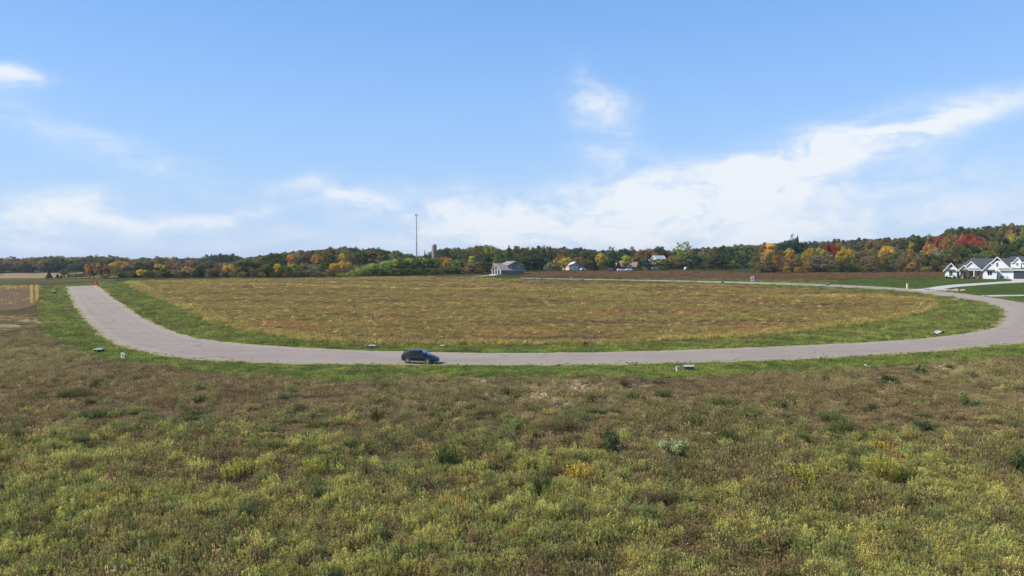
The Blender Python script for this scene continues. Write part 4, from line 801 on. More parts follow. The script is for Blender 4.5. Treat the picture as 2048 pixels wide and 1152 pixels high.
def make_car(name, loc, rz, paint, label, group=None, low=1.0):
    root = empty(name, loc, rz, label, 'car', group); mb = MB(); V = []
    for s_ in SEC:
        x, w_, zb, zm, zs, wt, zt = s_; zt = zs + (zt-zs)*low; h = [(w_*.80, zb), (w_*.985, zb+.10), (w_, zm), (w_*.965, zs), (wt, zt)]
        V += [(x, y, z) for y, z in h] + [(x, 0, zt+.03)] + [(x, -y, z) for y, z in reversed(h)]
    n = 11; Fc = [(i*n+j, i*n+(j+1) % n, (i+1)*n+(j+1) % n, (i+1)*n+j) for i in range(len(SEC)-1) for j in range(n)]
    mb.add(V, Fc, True); mb.add([V[i] for i in range(n)], [tuple(range(n))]); mb.add(V[-n:], [tuple(range(n))]); mb.build('body', paint, root)
    def side(x, t, sgn, off=.014):
        w_, zb, zm, zs, wt, zt = sec_at(x); zt = zs + (zt-zs)*low; return (x, sgn*((w_*.965)*(1-t) + wt*t + off), zs*(1-t) + zt*t)
    for sg in (-1, 1):
        for (a, b, c, d) in ((-1.92,-1.35,-1.28,-1.62),(-1.27,-.28,-.28,-1.20),(-.20,.98,.42,-.20)):
            g = MB(); q = [side(a, .10, sg), side(b, .10, sg), side(c, .90, sg), side(d, .90, sg)]; g.slab(q, .01*(-sg)); g.build('side_window', DARKGLASS, root)
        g = MB(); g.box(.86, sg*.93 - .09, 1.0, 1.06, sg*.93 + .09, 1.14); g.build('mirror', paint, root)
        g = MB(); g.slab([(2.26, sg*.50, .66), (2.06, sg*.84, .70), (2.02, sg*.83, .80), (2.20, sg*.52, .76)], .03*sg); g.build('headlight', LAMP, root)
        g = MB(); g.box(-2.30, min(sg*.5, sg*.82), .82, -2.19, max(sg*.5, sg*.82), .96); g.build('taillight', REDL, root)
        for wx in (-1.36, 1.38):
            a = MB(); a.cyl((wx, sg*.80, .37), (wx, sg*.93, .37), .42, n=20); a.build('wheel_arch', BLACKP, root)
            wh = MB(); wh.cyl((wx, sg*.70, .36), (wx, sg*.945, .36), .355, n=24); wo_ = wh.build('wheel', TYRE, root)
            r = MB()
            for k in range(5):
                an = k*2*math.pi/5; dx, dz = math.cos(an), math.sin(an); px_, pz_ = -dz, dx
                r.slab([(wx+px_*.03, sg*.955, .36+pz_*.03), (wx+dx*.24+px_*.05, sg*.955, .36+dz*.24+pz_*.05), (wx+dx*.24-px_*.05, sg*.955, .36+dz*.24-pz_*.05), (wx-px_*.03, sg*.955, .36-pz_*.03)], .012)
            r.cyl((wx, sg*.947, .36), (wx, sg*.96, .36), .06, n=10); r.build('rim', RIM, wo_)
    g = MB(); g.slab([(1.12,-.70,1.06),(1.12,.70,1.06),(.50,.56,zz(.50,low)),(.50,-.56,zz(.50,low))], .02); g.build('windscreen', GLASSL, root)
    g = MB(); g.slab([(-2.20,.64,1.12),(-2.20,-.64,1.12),(-1.96,-.58,zz(-1.96,low)-.02),(-1.96,.58,zz(-1.96,low)-.02)], .03); g.build('rear_window', DARKGLASS, root)
    g = MB(); g.box(2.20,-.55,.36,2.315,.55,.60); g.build('grille', BLACKP, root)
    g = MB(); g.box(-1.9,-.935,.22,1.0,-.90,.34); g.box(-1.0,.90,.22,1.0,.935,.34); g.box(2.1,-.75,.26,2.335,.75,.33); g.build('trim', RIM if paint is PAINTB else BLACKP, root)
    g = MB(); g.box(-1.5,-.62,zz(-1.5,low)+.035,.1,-.58,zz(-1.5,low)+.075); g.box(-1.5,.58,zz(-1.5,low)+.035,.1,.62,zz(-1.5,low)+.075); g.build('roof_rail', RIM, root)
    return root
def zz(x, low): w_, zb, zm, zs, wt, zt = sec_at(x); return zs + (zt-zs)*low + .03
GLASSL = mat('windscreen_glass', (.26,.31,.30), .04, 0, .5, .05, 3, 1.0)
p = p2w(841, 727); make_car('car', (p.x, p.y, p.z+.075), R(-17), PAINTB, 'black SUV parked on the near edge of the curving road')
for px, D, rz, lb, mt in ((1241.5,396,4,'white car parked at the tree edge, left of two nose to tail',PAINTW),(1256,397,184,'white car parked at the tree edge, right of two nose to tail',PAINTW),(1167.5,408,30,'small white car parked right of the tan garage',PAINTW),(1221.5,406,60,'white car half hidden under the trees between garage and parked cars',PAINTW),(1483,428,10,'silver white car parked under trees behind the rough grass, left of the golden wood',SILVER)):
    q = at(px, D); make_car('car', (q.x, q.y, q.z+.05), R(rz), mt, lb, 'cars parked by the far trees', .92)

# ------------------------------------------------------------------ houses
SIDW = mat('white_siding', (.62,.635,.65), .7, var=.03, scale=1.5); ROOFD = mat('charcoal_shingle', (.052,.056,.068), .85, var=.3, scale=4, bump=.3); TRIM = mat('white_trim', (.82,.83,.84), .6, var=.02)
STONE = mat('tan_stone', (.28,.22,.17), .9, var=.4, scale=5); WOODR = mat('red_brown_wood', (.16,.065,.045), .7, var=.25); SIDT = mat('taupe_siding', (.19,.17,.15), .8, var=.06, scale=1.5); ROOFT = mat('brown_grey_shingle', (.225,.185,.16), .9, var=.2, scale=4, bump=.3)
ROOFL = mat('pale_grey_metal_roof', (.50,.50,.47), .6, var=.08); SIDB = mat('beige_siding', (.50,.42,.33), .8, var=.06); DOORK = mat('dark_door_and_bay_shade', (.035,.036,.040), .5, var=.15); ROOFB = mat('red_brown_roof', (.30,.17,.12), .9, var=.2); SIDG = mat('grey_siding', (.13,.15,.17), .8, var=.1)
def gable_block(root, x0, x1, y0, y1, zb, ze, zr, ridge, wm, rm, oh=.4, th=.16, trim=True, tm=None, wall=True):
    """walls with two gable ends and a two-slope roof; ridge 'x' or 'y'"""
    if wall:
        w_ = MB()
        if ridge == 'y': xm = (x0+x1)/2; w_.prism([(x0,zb),(x1,zb),(x1,ze),(xm,zr),(x0,ze)], y0, y1, 'y')
        else: ym = (y0+y1)/2; w_.prism([(y0,zb),(y1,zb),(y1,ze),(ym,zr),(y0,ze)], x0, x1, 'x')
        w_.build('wall', wm, root)
    r = MB(); t = MB()
    if ridge == 'y':
        xm = (x0+x1)/2; k = (zr-ze)/(xm-x0)
        for s_, xa in ((-1, x0-oh), (1, x1+oh)):
            za = ze - oh*k; L = [(xa, za), (xm, zr)]
            r.prism([(xa, za+.01), (xm, zr+.01), (xm, zr+.01+th), (xa, za+.01+th)], y0-oh, y1+oh, 'y')
            t.prism([(xa, za-.12), (xm, zr-.12), (xm, zr+th+.03), (xa, za+th+.03)], y0-oh-.12, y0-oh-.004, 'y')
    else:
        ym = (y0+y1)/2; k = (zr-ze)/(ym-y0)
        for s_, ya in ((-1, y0-oh), (1, y1+oh)):
            za = ze - oh*k; r.prism([(ya, za+.01), (ym, zr+.01), (ym, zr+.01+th), (ya, za+.01+th)], x0-oh, x1+oh, 'x')
            for xe in (x0-oh-.12, x1+oh+.004): t.prism([(ya, za-.12), (ym, zr-.12), (ym, zr+th+.03), (ya, za+th+.03)], xe, xe+.116, 'x')
        t.box(x0-oh, y0-oh-.10, ze-oh*k-.14, x1+oh, y0-oh-.004, ze-oh*k+.06+th)
    r.build('roof', rm, root)
    if trim: t.build('trim', tm or TRIM, root)
def window(root, x0, x1, z0, z1, y, side='y', fr=TRIM, gl=DARKGLASS, name='window'):
    f = MB(); d = .10
    def B(m, a, b, c, e, t0, t1):
        if side == 'y': m.box(a, y-t1, c, b, y-t0, e)
        else: m.box(y-t1, a, c, y-t0, b, e)
    B(f, x0-d, x0, z0-d, z1+d, -.02, .07); B(f, x1, x1+d, z0-d, z1+d, -.02, .07); B(f, x0, x1, z1, z1+d, -.02, .07); B(f, x0, x1, z0-d, z0, -.02, .07); xm = (x0+x1)/2; B(f, xm-.03, xm+.03, z0, z1, .03, .06)
    o = f.build(name, fr, root); g = MB(); B(g, x0, x1, z0, z1, .004, .03); g.build('pane', gl, o); return o
def garage_door(root, x0, x1, h, y, m, z0=0.02):
    g = MB(); g.box(x0, y-.06, z0, x1, y-.004, h)
    for k in range(1, 4): g.box(x0, y-.075, z0+(h-z0)*k/4-.02, x1, y-.061, z0+(h-z0)*k/4+.02)
    g.build('garage_door', m, root)

# white farmhouse at the right
b0 = at(1890, 270); zf = min(tz(b0.x, 268), tz(b0.x+30, 268)) ; wh = empty('farmhouse', (b0.x, 270, zf+.15), R(-34), 'white farmhouse with charcoal roof, many gables and dark garage doors at far right', 'house', sc=(.86, .86, 1.0))
gable_block(wh, 0, 4.5, 0, 9, -.6, 3.35, 5.75, 'y', SIDW, ROOFD, .75)
m = MB(); m.box(4.502, 1.6, -.6, 14.2, 12, 3.3); m.build('wall', STONE, wh)
m = MB()                                   # main hipped roof
m.prism([(0.9,3.32),(7.6,7.75),(14.4,3.32)], 9.6, 42.6, 'x'); m.add([(3.6,.9,3.32),(3.6,14.4,3.32),(9.6,7.6,7.75),(9.6,.9,3.32),(9.6,14.4,3.32)], [(0,1,2),(0,2,3),(1,4,2)]); m.build('roof', ROOFD, wh)
m = MB(); m.box(4.9, -1.1, 3.16, 13.9, .88, 3.30); m.box(13.2,-1.2,3.1,13.9,-1.1,3.34); m.box(8.9,-1.2,3.08,13.2,-1.104,3.34); m.build('porch_ceiling', TRIM, wh)
m = MB(); m.slab([(8.4,-1.15,3.34),(13.9,-1.15,3.34),(13.9,3.0,4.75),(8.4,3.0,4.75)], .12); m.build('porch_roof', ROOFD, wh)
gable_block(wh, 5.5, 8.9, -1.2, 6, 3.30, 3.32, 4.95, 'y', STONE, ROOFD, .35)
gable_block(wh, 6.9, 12.7, -.2, 7, 3.70, 3.90, 6.35, 'y', SIDW, ROOFD, .5)
gable_block(wh, 14.2, 19.2, -1.6, 7, -.6, 3.35, 5.85, 'y', SIDW, ROOFD, .6)
gable_block(wh, 14.5, 24.1, .2, 13, -.6, 3.6, 8.1, 'y', SIDW, ROOFD, .55)
m = MB(); m.prism([(14.9+1.6,5.45),(21.9+.2,5.45),(19.3,8.02)], .12, .19, 'y'); m.build('gable_shingle', WOODR, wh) if False else None
m = MB(); m.prism([(18.1,6.75),(20.5,6.75),(19.3,7.75)], .10, .19, 'y'); m.build('gable_panel', WOODR, wh)
m = MB(); m.prism([(1.25,4.5),(3.25,4.5),(2.25,5.45)], -.10, -.01, 'y'); m.build('gable_panel', WOODR, wh)
m = MB(); m.slab([(19.9,-.75,3.25),(24.6,-.75,3.25),(24.6,.2,3.75),(19.9,.2,3.75)], .12); m.slab([(24.7,-.6,3.3),(42.6,-.6,3.3),(42.6,1.0,4.1),(24.7,1.0,4.1)], .12); m.build('lower_roof', ROOFD, wh)
m = MB(); m.box(19.9,-.85,3.16,24.6,-.754,3.38); m.box(24.7,-.70,3.2,42.6,-.604,3.44); m.build('gutter', TRIM, wh)
m = MB(); m.box(24.102, .2, -.6, 42.0, 12, 3.3); m.box(24.2, 1.0, 3.31, 42.0, 5, 6.1); m.build('wall', SIDW, wh)
m = MB(); m.slab([(24.0,.55,6.1),(42.6,.55,6.1),(42.6,7.6,8.25),(24.0,7.6,8.25)], .16); m.slab([(24.0,7.6,8.25),(42.6,7.6,8.25),(42.6,13,3.4),(24.0,13,3.4)], .16); m.build('roof', ROOFD, wh)
m = MB(); m.box(24.2,.44,5.98,42.6,.546,6.22); m.build('gutter', TRIM, wh)
for xd in (25.2, 30.4, 35.6):
    gable_block(wh, xd, xd+2.5, .5, 6, 3.95, 6.4, 7.95, 'y', SIDW, ROOFD, .45); window(wh, xd+.9, xd+1.6, 4.9, 6.2, .5)
garage_door(wh, 25.2, 30.2, 2.9, .2, DOORK); garage_door(wh, 31.2, 36.2, 2.9, .2, DOORK)
window(wh, 1.6, 2.9, .9, 2.6, 0); window(wh, 15.9, 17.5, 1.3, 2.75, -1.6); window(wh, 18.95, 19.7, 4.6, 6.0, .2)
for (a, b, y) in ((.7, 3.8, 0), (15.0, 18.4, -1.6)):
    m = MB(); m.slab([(a, y-.9, 2.95), (b, y-.9, 2.95), (b, y-.004, 3.30), (a, y-.004, 3.30)], .08); m.build('awning', ROOFD, wh)
window(wh, 5.6, 6.5, .8, 2.6, 1.6); window(wh, 7.2, 7.9, .8, 2.6, 1.6); window(wh, 12.1, 13.0, .8, 2.6, 1.6); window(wh, 11.0, 11.5, .8, 2.6, 1.6)
m = MB(); m.box(9.3, 1.50, 0, 10.5, 1.595, 2.4); m.build('door', WOODR, wh)
for xc, mt in ((5.7, TRIM), (8.7, WOODR), (10.9, TRIM), (13.6, WOODR)):
    m = MB(); m.box(xc-.14, -1.05, -.2, xc+.14, -.8, 3.15); m.box(xc-.26, -1.15, -.2, xc+.26, -.7, .9); m.build('porch_post', mt, wh)
m = MB(); m.box(4.6, -1.3, -.5, 14.1, 1.59, .0); m.build('porch_floor', mat('porch_concrete', (.5,.49,.47), .8), wh)
def rel(root, x, y, z=0): return root.matrix_basis @ Vector((x, y, z)) if False else (Matrix.Translation(root.location) @ root.rotation_euler.to_matrix().to_4x4() @ Matrix.Diagonal((*root.scale, 1))) @ Vector((x, y, z))
def onto(root, x, y): q = rel(root, x, y); q.z = tz(q.x, q.y); return q
def leafbush(name, loc, w_, h, colr, seed, label, cat, group=None, n=420, lf=.06, parts=True, style='bush'):
    r = empty(name, loc, random.uniform(0, 6.28), label=label, cat=cat, group=group)
    if style == 'bush': q = bushclump(n, .5, .8, seed, lf/max(w_, .1)); q = [q[0]*[w_*1.15, w_*1.15, h*1.75], q[1]*w_, q[2]*w_, q[3]]
    else:
        q = weedclump(int(n/14), h, w_*.5, seed, lf, style == 'plume')
    o = bpy.data.objects.new('foliage', QM('foliage', q, LEAF_O)); COL.objects.link(o); o.parent = r; o.color = (*colr, 1)
    st = MB(); g = random.Random(seed)
    for k in range(7): a = g.uniform(0, 6.28); st.cyl((0, 0, -.03), (math.cos(a)*w_*.25, math.sin(a)*w_*.25, h*g.uniform(.45, .75)), .012, .005, 5)
    st.build('stem', BARK, r); return r
for i, (bx, by, bw, bh, cl_, lb) in enumerate([(.5,-.9,1.3,1.0,(.03,.045,.02),'dark round shrub at the left corner of the white farmhouse'),(1.9,-1.0,1.5,.9,(.05,.035,.03),'purple brown shrub under the double window of the white farmhouse'),(3.6,-.9,1.3,1.1,(.04,.06,.025),'dark green shrub under the first gable of the white farmhouse'),(5.6,-2.0,1.5,1.2,(.07,.05,.03),'brown shrub left of the farmhouse porch gable'),(7.6,-2.1,1.4,1.4,(.035,.05,.022),'dark pointed shrub below the farmhouse porch gable'),(9.2,-2.2,1.2,1.0,(.16,.05,.03),'reddish shrub before the farmhouse door'),(11.0,-2.3,1.6,1.2,(.05,.06,.03),'dark shrub right of the farmhouse door'),(13.2,-2.3,1.3,1.0,(.18,.10,.04),'orange brown shrub at the right end of the farmhouse porch')]):
    leafbush('shrub', onto(wh, bx, by), bw, bh, cl_, 900+i, lb, 'shrub', 'shrubs along the farmhouse front', 420, .09)
q = onto(wh, 20.6, -.6); r = empty('covered_grill', q, 0, label='dark grey covered grill against the white farmhouse wall', cat='grill'); m = MB(); m.prism([(-.75,0),(.75,0),(.7,1.0),(.45,1.45),(-.35,1.45),(-.7,1.0)], -.4, .4, 'y'); m.build('cover', mat('grey_cover', (.10,.11,.12), .8), r); m = MB(); m.cyl((-.6,-.3,-.02), (-.6,.3,-.02), .1, n=10); m.cyl((.6,-.3,-.02), (.6,.3,-.02), .1, n=10); m.build('wheel', TYRE, r)
for k, (cx_, lb) in enumerate(((22.2, 'pale garden chair by the farmhouse wall, nearer the covered grill'), (23.4, 'pale garden chair by the farmhouse wall, nearer the garage door'))):
    r = empty('garden_chair', onto(wh, cx_, -1.0), R(20*k), label=lb, cat='chair', group='pale garden chairs by the farmhouse'); CH = mat('chair_paint', (.45,.44,.40), .7)
    m = MB(); m.box(-.3,-.3,.40,.3,.3,.46); m.build('seat', CH, r); m = MB(); m.slab([(-.3,.3,.46),(.3,.3,.46),(.3,.45,1.2),(-.3,.45,1.2)], .05); m.build('backrest', CH, r)
    for a in (-.27, .27):
        for b in (-.27, .27): m = MB(); m.box(a-.03, b-.03, 0, a+.03, b+.03, .40); m.build('leg', CH, r)

# beige house beyond the field
b0 = at(1002.5, 344); th = empty('beige_house', (b0.x, 344, tz(b0.x+4, 348)+.1), R(27), 'two storey beige house with brown grey roof standing beyond the field', 'house')
TRIMT = mat('taupe_trim', (.42,.39,.36), .7)
gable_block(th, 0, 12.6, 0, 10.4, -.8, 2.35, 5.0, 'x', SIDT, ROOFT, .5, tm=TRIMT)
gable_block(th, 4.3, 12.0, .9, 9.6, 2.0, 4.75, 6.6, 'y', SIDT, ROOFT, .5, tm=TRIMT)
gable_block(th, -.4, 3.6, 5.6, 8.6, 3.0, 4.3, 5.6, 'x', SIDT, ROOFT, .35, tm=TRIMT)
window(th, 5.2, 6.1, 3.5, 4.5, .9); window(th, 9.6, 10.3, 3.5, 4.5, .9); window(th, 10.6, 11.3, 3.5, 4.5, .9); window(th, 5.4, 6.6, 1.5, 2.0, 0)
for k in range(3):
    m = MB(); m.box(-.08, .9+k*3.1, 0, -.004, 3.4+k*3.1, 2.15); m.build('garage_shade_panel', DOORK, th)  # shade inside the open bays, painted as dark flat panels
for k in range(4):
    m = MB(); m.box(-.30, .45+k*3.1, -.2, -.085, .85+k*3.1, 2.3); m.build('post', TRIM, th)
q = at(988, 336); r = empty('gravel_heap', (q.x, q.y, q.z), 0, label='low pale heap of gravel before the beige house', cat='gravel heap'); m = MB(); m.blob((0,0,.1), 1.0, (2.6,1.1,.55), 4, .2, 2); m.build('gravel', mat('pale_gravel', (.50,.46,.42), .95, var=.25, scale=5), r)
# tan garage
b0 = at(1141.5, 412); tg_ = empty('tan_garage', (b0.x, 412, tz(b0.x, 414)+.05), R(24), 'tan garage with two white doors and pale roof at the tree edge', 'garage')
gable_block(tg_, 0, 6.9, 0, 10.5, -.6, 3.1, 4.95, 'y', SIDB, ROOFL, .5, tm=mat('dark_trim', (.10,.09,.08), .7)); garage_door(tg_, .35, 2.5, 2.6, 0, TRIM); garage_door(tg_, 2.9, 5.0, 2.6, 0, TRIM); window(tg_, 5.5, 6.3, 1.2, 2.3, 0)
window(tg_, 2, 3, 1.2, 2.2, 0, 'x'); window(tg_, 6, 7, 1.2, 2.2, 0, 'x')
# brown roofed house, grey house, pale house, orange shed
b0 = at(1236, 414); h_ = empty('brown_roofed_house', (b0.x, 414, tz(b0.x, 416)), R(3), 'low house with red brown roof half hidden behind a yellow tree', 'house'); gable_block(h_, 0, 12.0, 0, 8, -.5, 2.4, 4.7, 'x', SIDB, ROOFB, .5); window(h_, 1.5, 3, .9, 2, 0); window(h_, 8.5, 10, .9, 2, 0)
b0 = at(1281, 409); h_ = empty('grey_house', (b0.x, 409, tz(b0.x, 412)), R(-14), 'dark grey gabled house half hidden by conifers right of the parked white cars', 'house'); gable_block(h_, 0, 5.6, 0, 9, -.5, 4.0, 6.3, 'y', SIDG, ROOFD, .5); window(h_, 1.2, 2.2, 3.0, 4.2, 0); window(h_, 3.3, 4.3, 1.0, 2.2, 0)
b0 = at(1312, 430); h_ = empty('pale_house', (b0.x, 430, tz(b0.x, 432)), R(8), 'tall pale grey house showing its upper storey above the trees', 'house'); gable_block(h_, 0, 5.8, 0, 8, -.5, 6.6, 8.4, 'x', mat('pale_siding', (.30,.34,.38), .8), mat('pale_slate_roof', (.27,.29,.30), .8), .5); window(h_, 1, 2, 5.2, 6.6, 0); window(h_, 4, 5, 5.2, 6.6, 0)
b0 = at(1287, 398); h_ = empty('orange_shed', (b0.x-.8, 398, tz(b0.x, 399)), 0, 'small orange shed in front of the dark grey house', 'shed'); gable_block(h_, 0, 1.7, 0, 2, -.1, 1.9, 2.3, 'y', mat('orange_boards', (.50,.24,.10), .8), ROOFB, .15, .06, False); m = MB(); m.box(.5,-.05,0,1.2,-.004,1.6); m.build('door', DOORK, h_)
for px, D, lb in ((1374, 408, 'small white shed at the tree edge right of the pale house'), (1091, 406, 'small white shed in the trees left of the tan garage')):
    b0 = at(px, D); h_ = empty('garden_shed', (b0.x-1, D, tz(b0.x, D)), R(10), lb, 'shed', 'white sheds at the far trees'); gable_block(h_, 0, 1.6, 0, 2.0, -.2, 1.2, 1.7, 'y', SIDW, ROOFL, .12, .06); m = MB(); m.box(.5,-.05,0,1.1,-.004,1.1); m.build('door', DOORK, h_)

# mast and silo
STEEL = mat('galvanised_steel', (.24,.25,.26), .55, .5, var=.15); b0 = at(833.5, 520); zt_ = CAMH - (428-HZ)/F*520
ma = empty('radio_mast', b0, 0, label='tall thin grey radio mast rising above the woods', cat='mast'); m = MB(); H_ = zt_-b0.z; m.cyl((0,0,0), (0,0,H_*.42), .50, .38, 12); m.cyl((0,0,H_*.42), (0,0,H_), .35, .22, 12); m.build('pole', STEEL, ma)
m = MB(); m.cyl((0,0,H_*.42-.3), (0,0,H_*.42+.3), .72, n=12); m.build('collar', STEEL, ma)
m = MB(); m.box(-1.3,-.1,H_-1.6,1.3,.1,H_-1.35)
for k in range(3): a = k*2.09; m.cyl((0,0,H_-1.5), (1.3*math.cos(a), 1.3*math.sin(a), H_-1.3), .08, n=6); m.cyl((1.3*math.cos(a), 1.3*math.sin(a), H_-1.7), (1.3*math.cos(a), 1.3*math.sin(a), H_-.1), .12, n=6)
m.build('antenna', STEEL, ma)
b0 = at(868.5, 540); zt_ = CAMH - (488-HZ)/F*540; H_ = zt_-b0.z; si = empty('farm_silo', b0, 0, label='grey brown farm silo with domed cap standing above the trees', cat='silo')
m = MB(); m.cyl((0,0,0), (0,0,H_-1.4), 1.85, n=28)
for k in range(int(H_)): m.cyl((0,0,.8+k*1.0), (0,0,.88+k*1.0), 1.89, n=28)
m.build('wall', mat('silo_staves', (.23,.185,.16), .85, var=.25, scale=1.5), si)
m = MB(); n_ = 24
for k in range(5):
    a0, a1 = k*math.pi/10, (k+1)*math.pi/10; m.cyl((0,0,H_-1.4+1.4*math.sin(a0)), (0,0,H_-1.4+1.4*math.sin(a1)), 1.9*math.cos(a0), max(.05, 1.9*math.cos(a1)), n_)
m.build('dome', mat('silo_dome', (.30,.32,.34), .4, .6), si)
m = MB(); m.box(1.5,-1.75,0,2.1,-1.1,H_-1.3); m.build('side_strip', mat('silo_dark_strip', (.08,.075,.08), .8), si)  # dark upright strip along the right side of the silo

# ------------------------------------------------------------------ things by the road
BOXG = mat('dark_green_box', (.030,.045,.036), .6); LID = mat('pale_and_sky_sheen', (.33,.34,.32), .8)
def ubox(px, py, w_, h, lb, rz=0, stake=False):
    q = p2w(px, py); r = empty('utility_box', q, R(rz), label=lb, cat='utility box', group='low utility boxes beside the road'); m = MB(); m.prism([(-w_/2,-.05),(w_/2,-.05),(w_*.47,h*.85),(-w_*.47,h*.85)], -.4, .4, 'y'); m.build('cabinet', BOXG, r)
    m = MB(); m.prism([(-.46,h*.86),(.44,h*.86),(.44,h*1.02),(-.40,h)], -w_*.52, w_*.52, 'x'); m.build('lid', LID, r)  # sky reflection on the box top, painted in as a pale lid colour
    if stake: m = MB(); m.box(w_*.52,-.05,0,w_*.52+.07,.02,h*1.9); m.build('stake', LID, r)
ubox(198, 704.5, 1.1, .50, 'low dark box with lid painted sky-bright left of the small sign, near the road bend', 6)
ubox(1377.5, 741, 1.1, .60, 'low dark box with lid painted sky-bright and thin stake on the near verge', -4, True)
ubox(744, 697, .9, .5, 'low green box with lid painted sky-bright on the far verge left of the car', 8)
ubox(107.5, 587.5, 1.3, .8, 'low box with lid painted sky-bright in the grass left of the road end', 5)
ubox(885, 695, .6, .35, 'tiny box with top painted sky-bright on the far verge right of the car', 0)
ubox(1143, 557.5, 1.5, .5, 'box with top painted sky-bright in grass behind the far road, left one', 0); ubox(1655, 570.5, 1.4, .5, 'box with top painted sky-bright at the lawn corner behind the far road', 0); ubox(1347, 566.3, 1.5, .4, 'dark box on the field side of the far road', 3)
def pedestal(px, py, w_, h, col, lb, nm='cable_pedestal', cat='pedestal'):
    q = p2w(px, py); r = empty(nm, q, R(8), label=lb, cat=cat, group='cable pedestals beside the road'); m = MB(); m.box(-w_/2,-w_/2,-.05,w_/2,w_/2,h*.86); m.build('housing', mat('pedestal_'+nm, col, .6), r); m = MB(); m.box(-w_*.58,-w_*.58,h*.86+.003,w_*.58,w_*.58,h); m.build('cap', LID, r)
pedestal(1355.5, 743.5, .36, .62, (.42,.43,.36), 'small pale green cable pedestal left of the box with stake')
pedestal(731, 697, .26, .5, (.42,.43,.36), 'small pale pedestal left of the green box on the far verge')
pedestal(1814.5, 577.5, .42, 1.75, (.62,.52,.28), 'cream marker post at the lawn edge beside the driveway', 'marker_post', 'post')
pedestal(1084, 559.5, .5, 1.2, (.04,.04,.04), 'small dark post at the start of the far road', 'dark_post', 'post'); pedestal(1445, 567.5, .6, .9, (.05,.05,.05), 'short dark post on the field side of the far road', 'dark_post', 'post')
SIGNW = mat('sign_white', (.80,.81,.82), .5); SIGNB = mat('sign_black', (.025,.028,.032), .5)
def sign(px, py, sc_, lb, rz):
    q = p2w(px, py); r = empty('lot_sign', q, R(rz), label=lb, cat='sign', group='small lot signs'); s_ = sc_
    m = MB(); m.box(-.30*s_,-.02,.12*s_,.30*s_,.02,1.0*s_); m.build('board', SIGNW, r); m = MB(); P_ = [(-.18,.26),(.12,.26),(.18,.34),(.18,.80),(.10,.88),(-.12,.88),(-.18,.80)]; m.prism([(a*s_, b*s_) for a, b in P_], -.027, -.0205, 'y'); m.build('panel', SIGNB, r)
    m = MB()                              # the figure 2
    for (a, b, c, d) in ((-.09,.75,.09,.80),(.05,.62,.10,.752),(-.09,.575,.09,.618),(-.10,.40,-.05,.573),(-.05,.40,.12,.445)): m.box(a*s_, -.034, b*s_, c*s_, -.0275, d*s_)
    m.build('numeral', SIGNW, r)
    for a in (-.22, .22): m = MB(); m.box((a-.02)*s_, .021, -.1, (a+.02)*s_, .05, .6*s_); m.build('leg', STEEL, r)
sign(245.5, 717.5, .80, 'small white sign with black panel and light numeral on the near left verge', -8); sign(1504.5, 563.5, 2.0, 'white sign with black mark standing beside the far road', 0)
# orange barrier at the road end
b0 = p2w(189, 571); r = empty('orange_barrier', (b0.x+.3, b0.y+.8, b0.z), R(12), label='bright orange barrier netting closing the end of the road', cat='barrier'); ORG = mat('orange_net', (.80,.10,.03), .7, var=.25, scale=8)
m = MB(); N_ = 12
for k in range(N_):
    a, b = -1.1+k*.18, -1.1+(k+1)*.18; m.slab([(a, .15*math.sin(k*.9), .1), (b, .15*math.sin(k*.9+.9), .1), (b, .15*math.sin(k*.9+.9), 1.35+.12*math.sin(k*2.)), (a, .15*math.sin(k*.9), 1.35+.12*math.sin(k*2.-2.))], .02)
m.build('netting', ORG, r)
for a in (-1.1, 0, 1.06): m = MB(); m.box(a-.04, .10, -.1, a+.04, .17, 1.5); m.build('stake', WOODR, r)
def rockpile(name, px, py, wpx, n, lb, cat, colr=(.50,.45,.38), s0=.16):
    q = p2w(px, py); W_ = wpx/F*q.y; r = empty(name, q, 0, label=lb, cat=cat); M_ = mat(name+'_stone'+str(n), colr, .9, var=.3, scale=4); m = MB(); g = random.Random(n)
    for k in range(n):
        a = g.gauss(0, W_*.27); b = g.gauss(0, W_*.12)+.0; z = tz(q.x+a, q.y+b)-q.z; m.blob((a, b, z+.06+g.uniform(0, .12)), s0*g.uniform(.6, 1.5), (1.2,1,.7), k+n, .22, 1)
    m.build('stones', M_, r); return r
rockpile('rock_pile', 1889, 581.5, 40, 150, 'pile of pale rocks where the driveway meets the road', 'rock pile', (.34,.30,.235), s0=.36)
rockpile('stone', 1911, 599.5, 10, 6, 'few white stones in the grass wedge below the lower driveway', 'stones', (.65,.64,.60), .22)
rockpile('stone', 1731, 733, 5, 3, 'white stone lying at the edge of the brown meadow', 'stone', (.75,.74,.72), .14)
for (px, py, wpx, a, lb, col) in ((1825, 673.5, 20, -8, 'flat pale broken slab in the grass inside the right bend', (.42,.38,.26)), (253, 590.5, 13, 25, 'pale strip lying in grass right of the road end', (.50,.47,.40)), (283, 613, 12, 14, 'pale strip lying in grass between road and field corner', (.45,.45,.38)), (136, 617.5, 18, 3, 'pale strip lying in grass left of the road', (.42,.38,.32)), (125, 595, 14, 2, 'narrow brown strip in grass left of the road end', (.20,.16,.11))):
    q = p2w(px, py); L_ = wpx/F*q.y; r = empty('slab', q, R(a), label=lb, cat='slab'); m = MB(); g = random.Random(px); P_ = [(-L_/2,-.2),(-L_*.2,-.34),(L_*.25,-.30),(L_/2,-.12),(L_*.4,.25),(0,.30),(-L_*.42,.22)]; m.prism(P_, -.05, .14, 'z'); m.build('concrete', mat('slab_'+str(px), col, .9, var=.2, scale=5), r)
q = p2w(1822.5, 673); r = empty('stake', q, 0, label='thin dark stake standing in the pale broken slab', cat='stake'); m = MB(); m.box(-.03,-.03,-.1,.03,.03,.85); m.box(-.02,-.02,.5,.16,.02,.56); m.build('post', BLACKP, r)
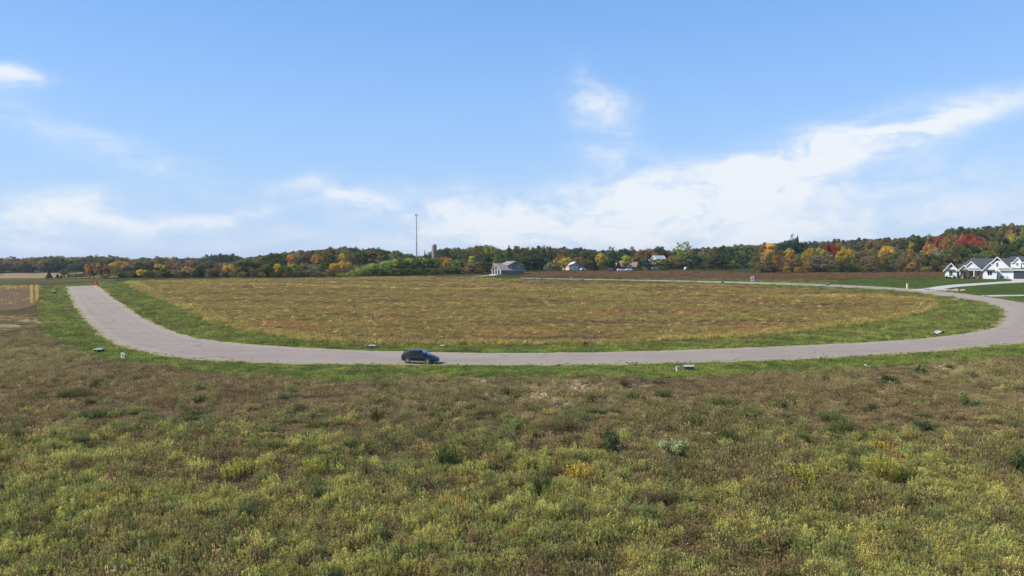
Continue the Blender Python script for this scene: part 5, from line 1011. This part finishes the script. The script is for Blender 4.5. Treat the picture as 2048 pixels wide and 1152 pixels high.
q = p2w(1878, 669); r = empty('culvert', (q.x, q.y, q.z), R(12), label='black culvert mouth with pale flared edge inside the right bend', cat='culvert'); m = MB(); m.prism([(-.85,-.05),(.75,-.05),(.75,.52),(.25,.60),(-.2,.30),(-.85,.12)], -.35, .35, 'y'); m.build('pipe', BLACKP, r)
m = MB(); m.slab([(-.85,-.36,.14),(-.2,-.36,.32),(.25,-.36,.62),(.1,.5,.66),(-.6,.5,.5)], .04); m.slab([(.8,-.2,.35),(1.6,-.3,.02),(1.5,.1,.02),(.8,.1,.38)], .04); m.build('flare', LID, r)
q = p2w(306, 635); r = empty('debris_heap', q, R(-4), label='heap of dark soil and pale scrap on the left inner verge', cat='debris'); m = MB(); m.blob((0,0,.02), .6, (2.0,.8,.42), 3, .25, 2); m.build('soil', mat('dark_soil', (.11,.075,.05), .95, var=.3), r); m = MB(); m.blob((1.0,-.1,.2), .28, (1.6,.7,.5), 8, .2, 1); m.build('scrap', LID, r)
# plants one can pick out in the meadow
SC = {'silver': (.42,.48,.23), 'dark': (.095,.135,.048), 'mid': (.20,.25,.085), 'seedy': (.21,.215,.10), 'brown': (.16,.115,.08), 'grey': (.20,.23,.16), 'yellow': (.38,.39,.10), 'gold': (.52,.42,.10)}
for i, (px, py, w_, h, c, st, lb) in enumerate(SH):
    w_ *= 1.2; h *= 1.2; q = p2w(px, py); leafbush('meadow_bush' if st == 'bush' else 'weed_clump', q, w_, h, SC[c], 300+i, lb, 'bush' if st == 'bush' else 'weeds', 'bushes and weed clumps standing out in the meadow', int((900 if st == 'bush' else 760)*max(.6, w_)), .055 if c == 'silver' else .05, style=st)
# clods and tufts on the gravel edge of the road
cl_m = MB(); g = random.Random(5); edge = resample(a_out, 1.0)
for k in range(150):
    e_ = edge[g.randrange(len(edge))]; x_ = e_.x + g.uniform(-.4, .4); y_ = e_.y + g.uniform(-.5, .35)
    if y_ > 60 and x_ > -60: cl_m.blob((x_, y_, tz(x_, y_)+.1), g.uniform(.03, .10), (1.5,1,.8), k, .4, 1)
tag(cl_m.build('soil_clods', mat('dark_clod', (.13,.10,.065), .95)), 'dark soil clods scattered along the near gravel edge of the road', 'soil', None, 'stuff')

# ------------------------------------------------------------------ air between the camera and the far woods
HD = 0.00009
hm = bpy.data.materials.new('air'); hm.use_nodes = True; ht_ = NT(hm.node_tree); ht_.n.clear(); pv = ht_.node('ShaderNodeVolumePrincipled'); pv.inputs['Color'].default_value = (.80, .88, 1.0, 1); pv.inputs['Density'].default_value = HD; pv.inputs['Anisotropy'].default_value = .2
ho = ht_.node('ShaderNodeOutputMaterial'); ht_.l.new(pv.outputs[0], ho.inputs['Volume'])
m = MB(); m.box(-9600, -1700, -20, 9600, 12700, 90); tag(m.build('haze', hm), 'thin pale haze over the far woods', 'haze', None, 'stuff')
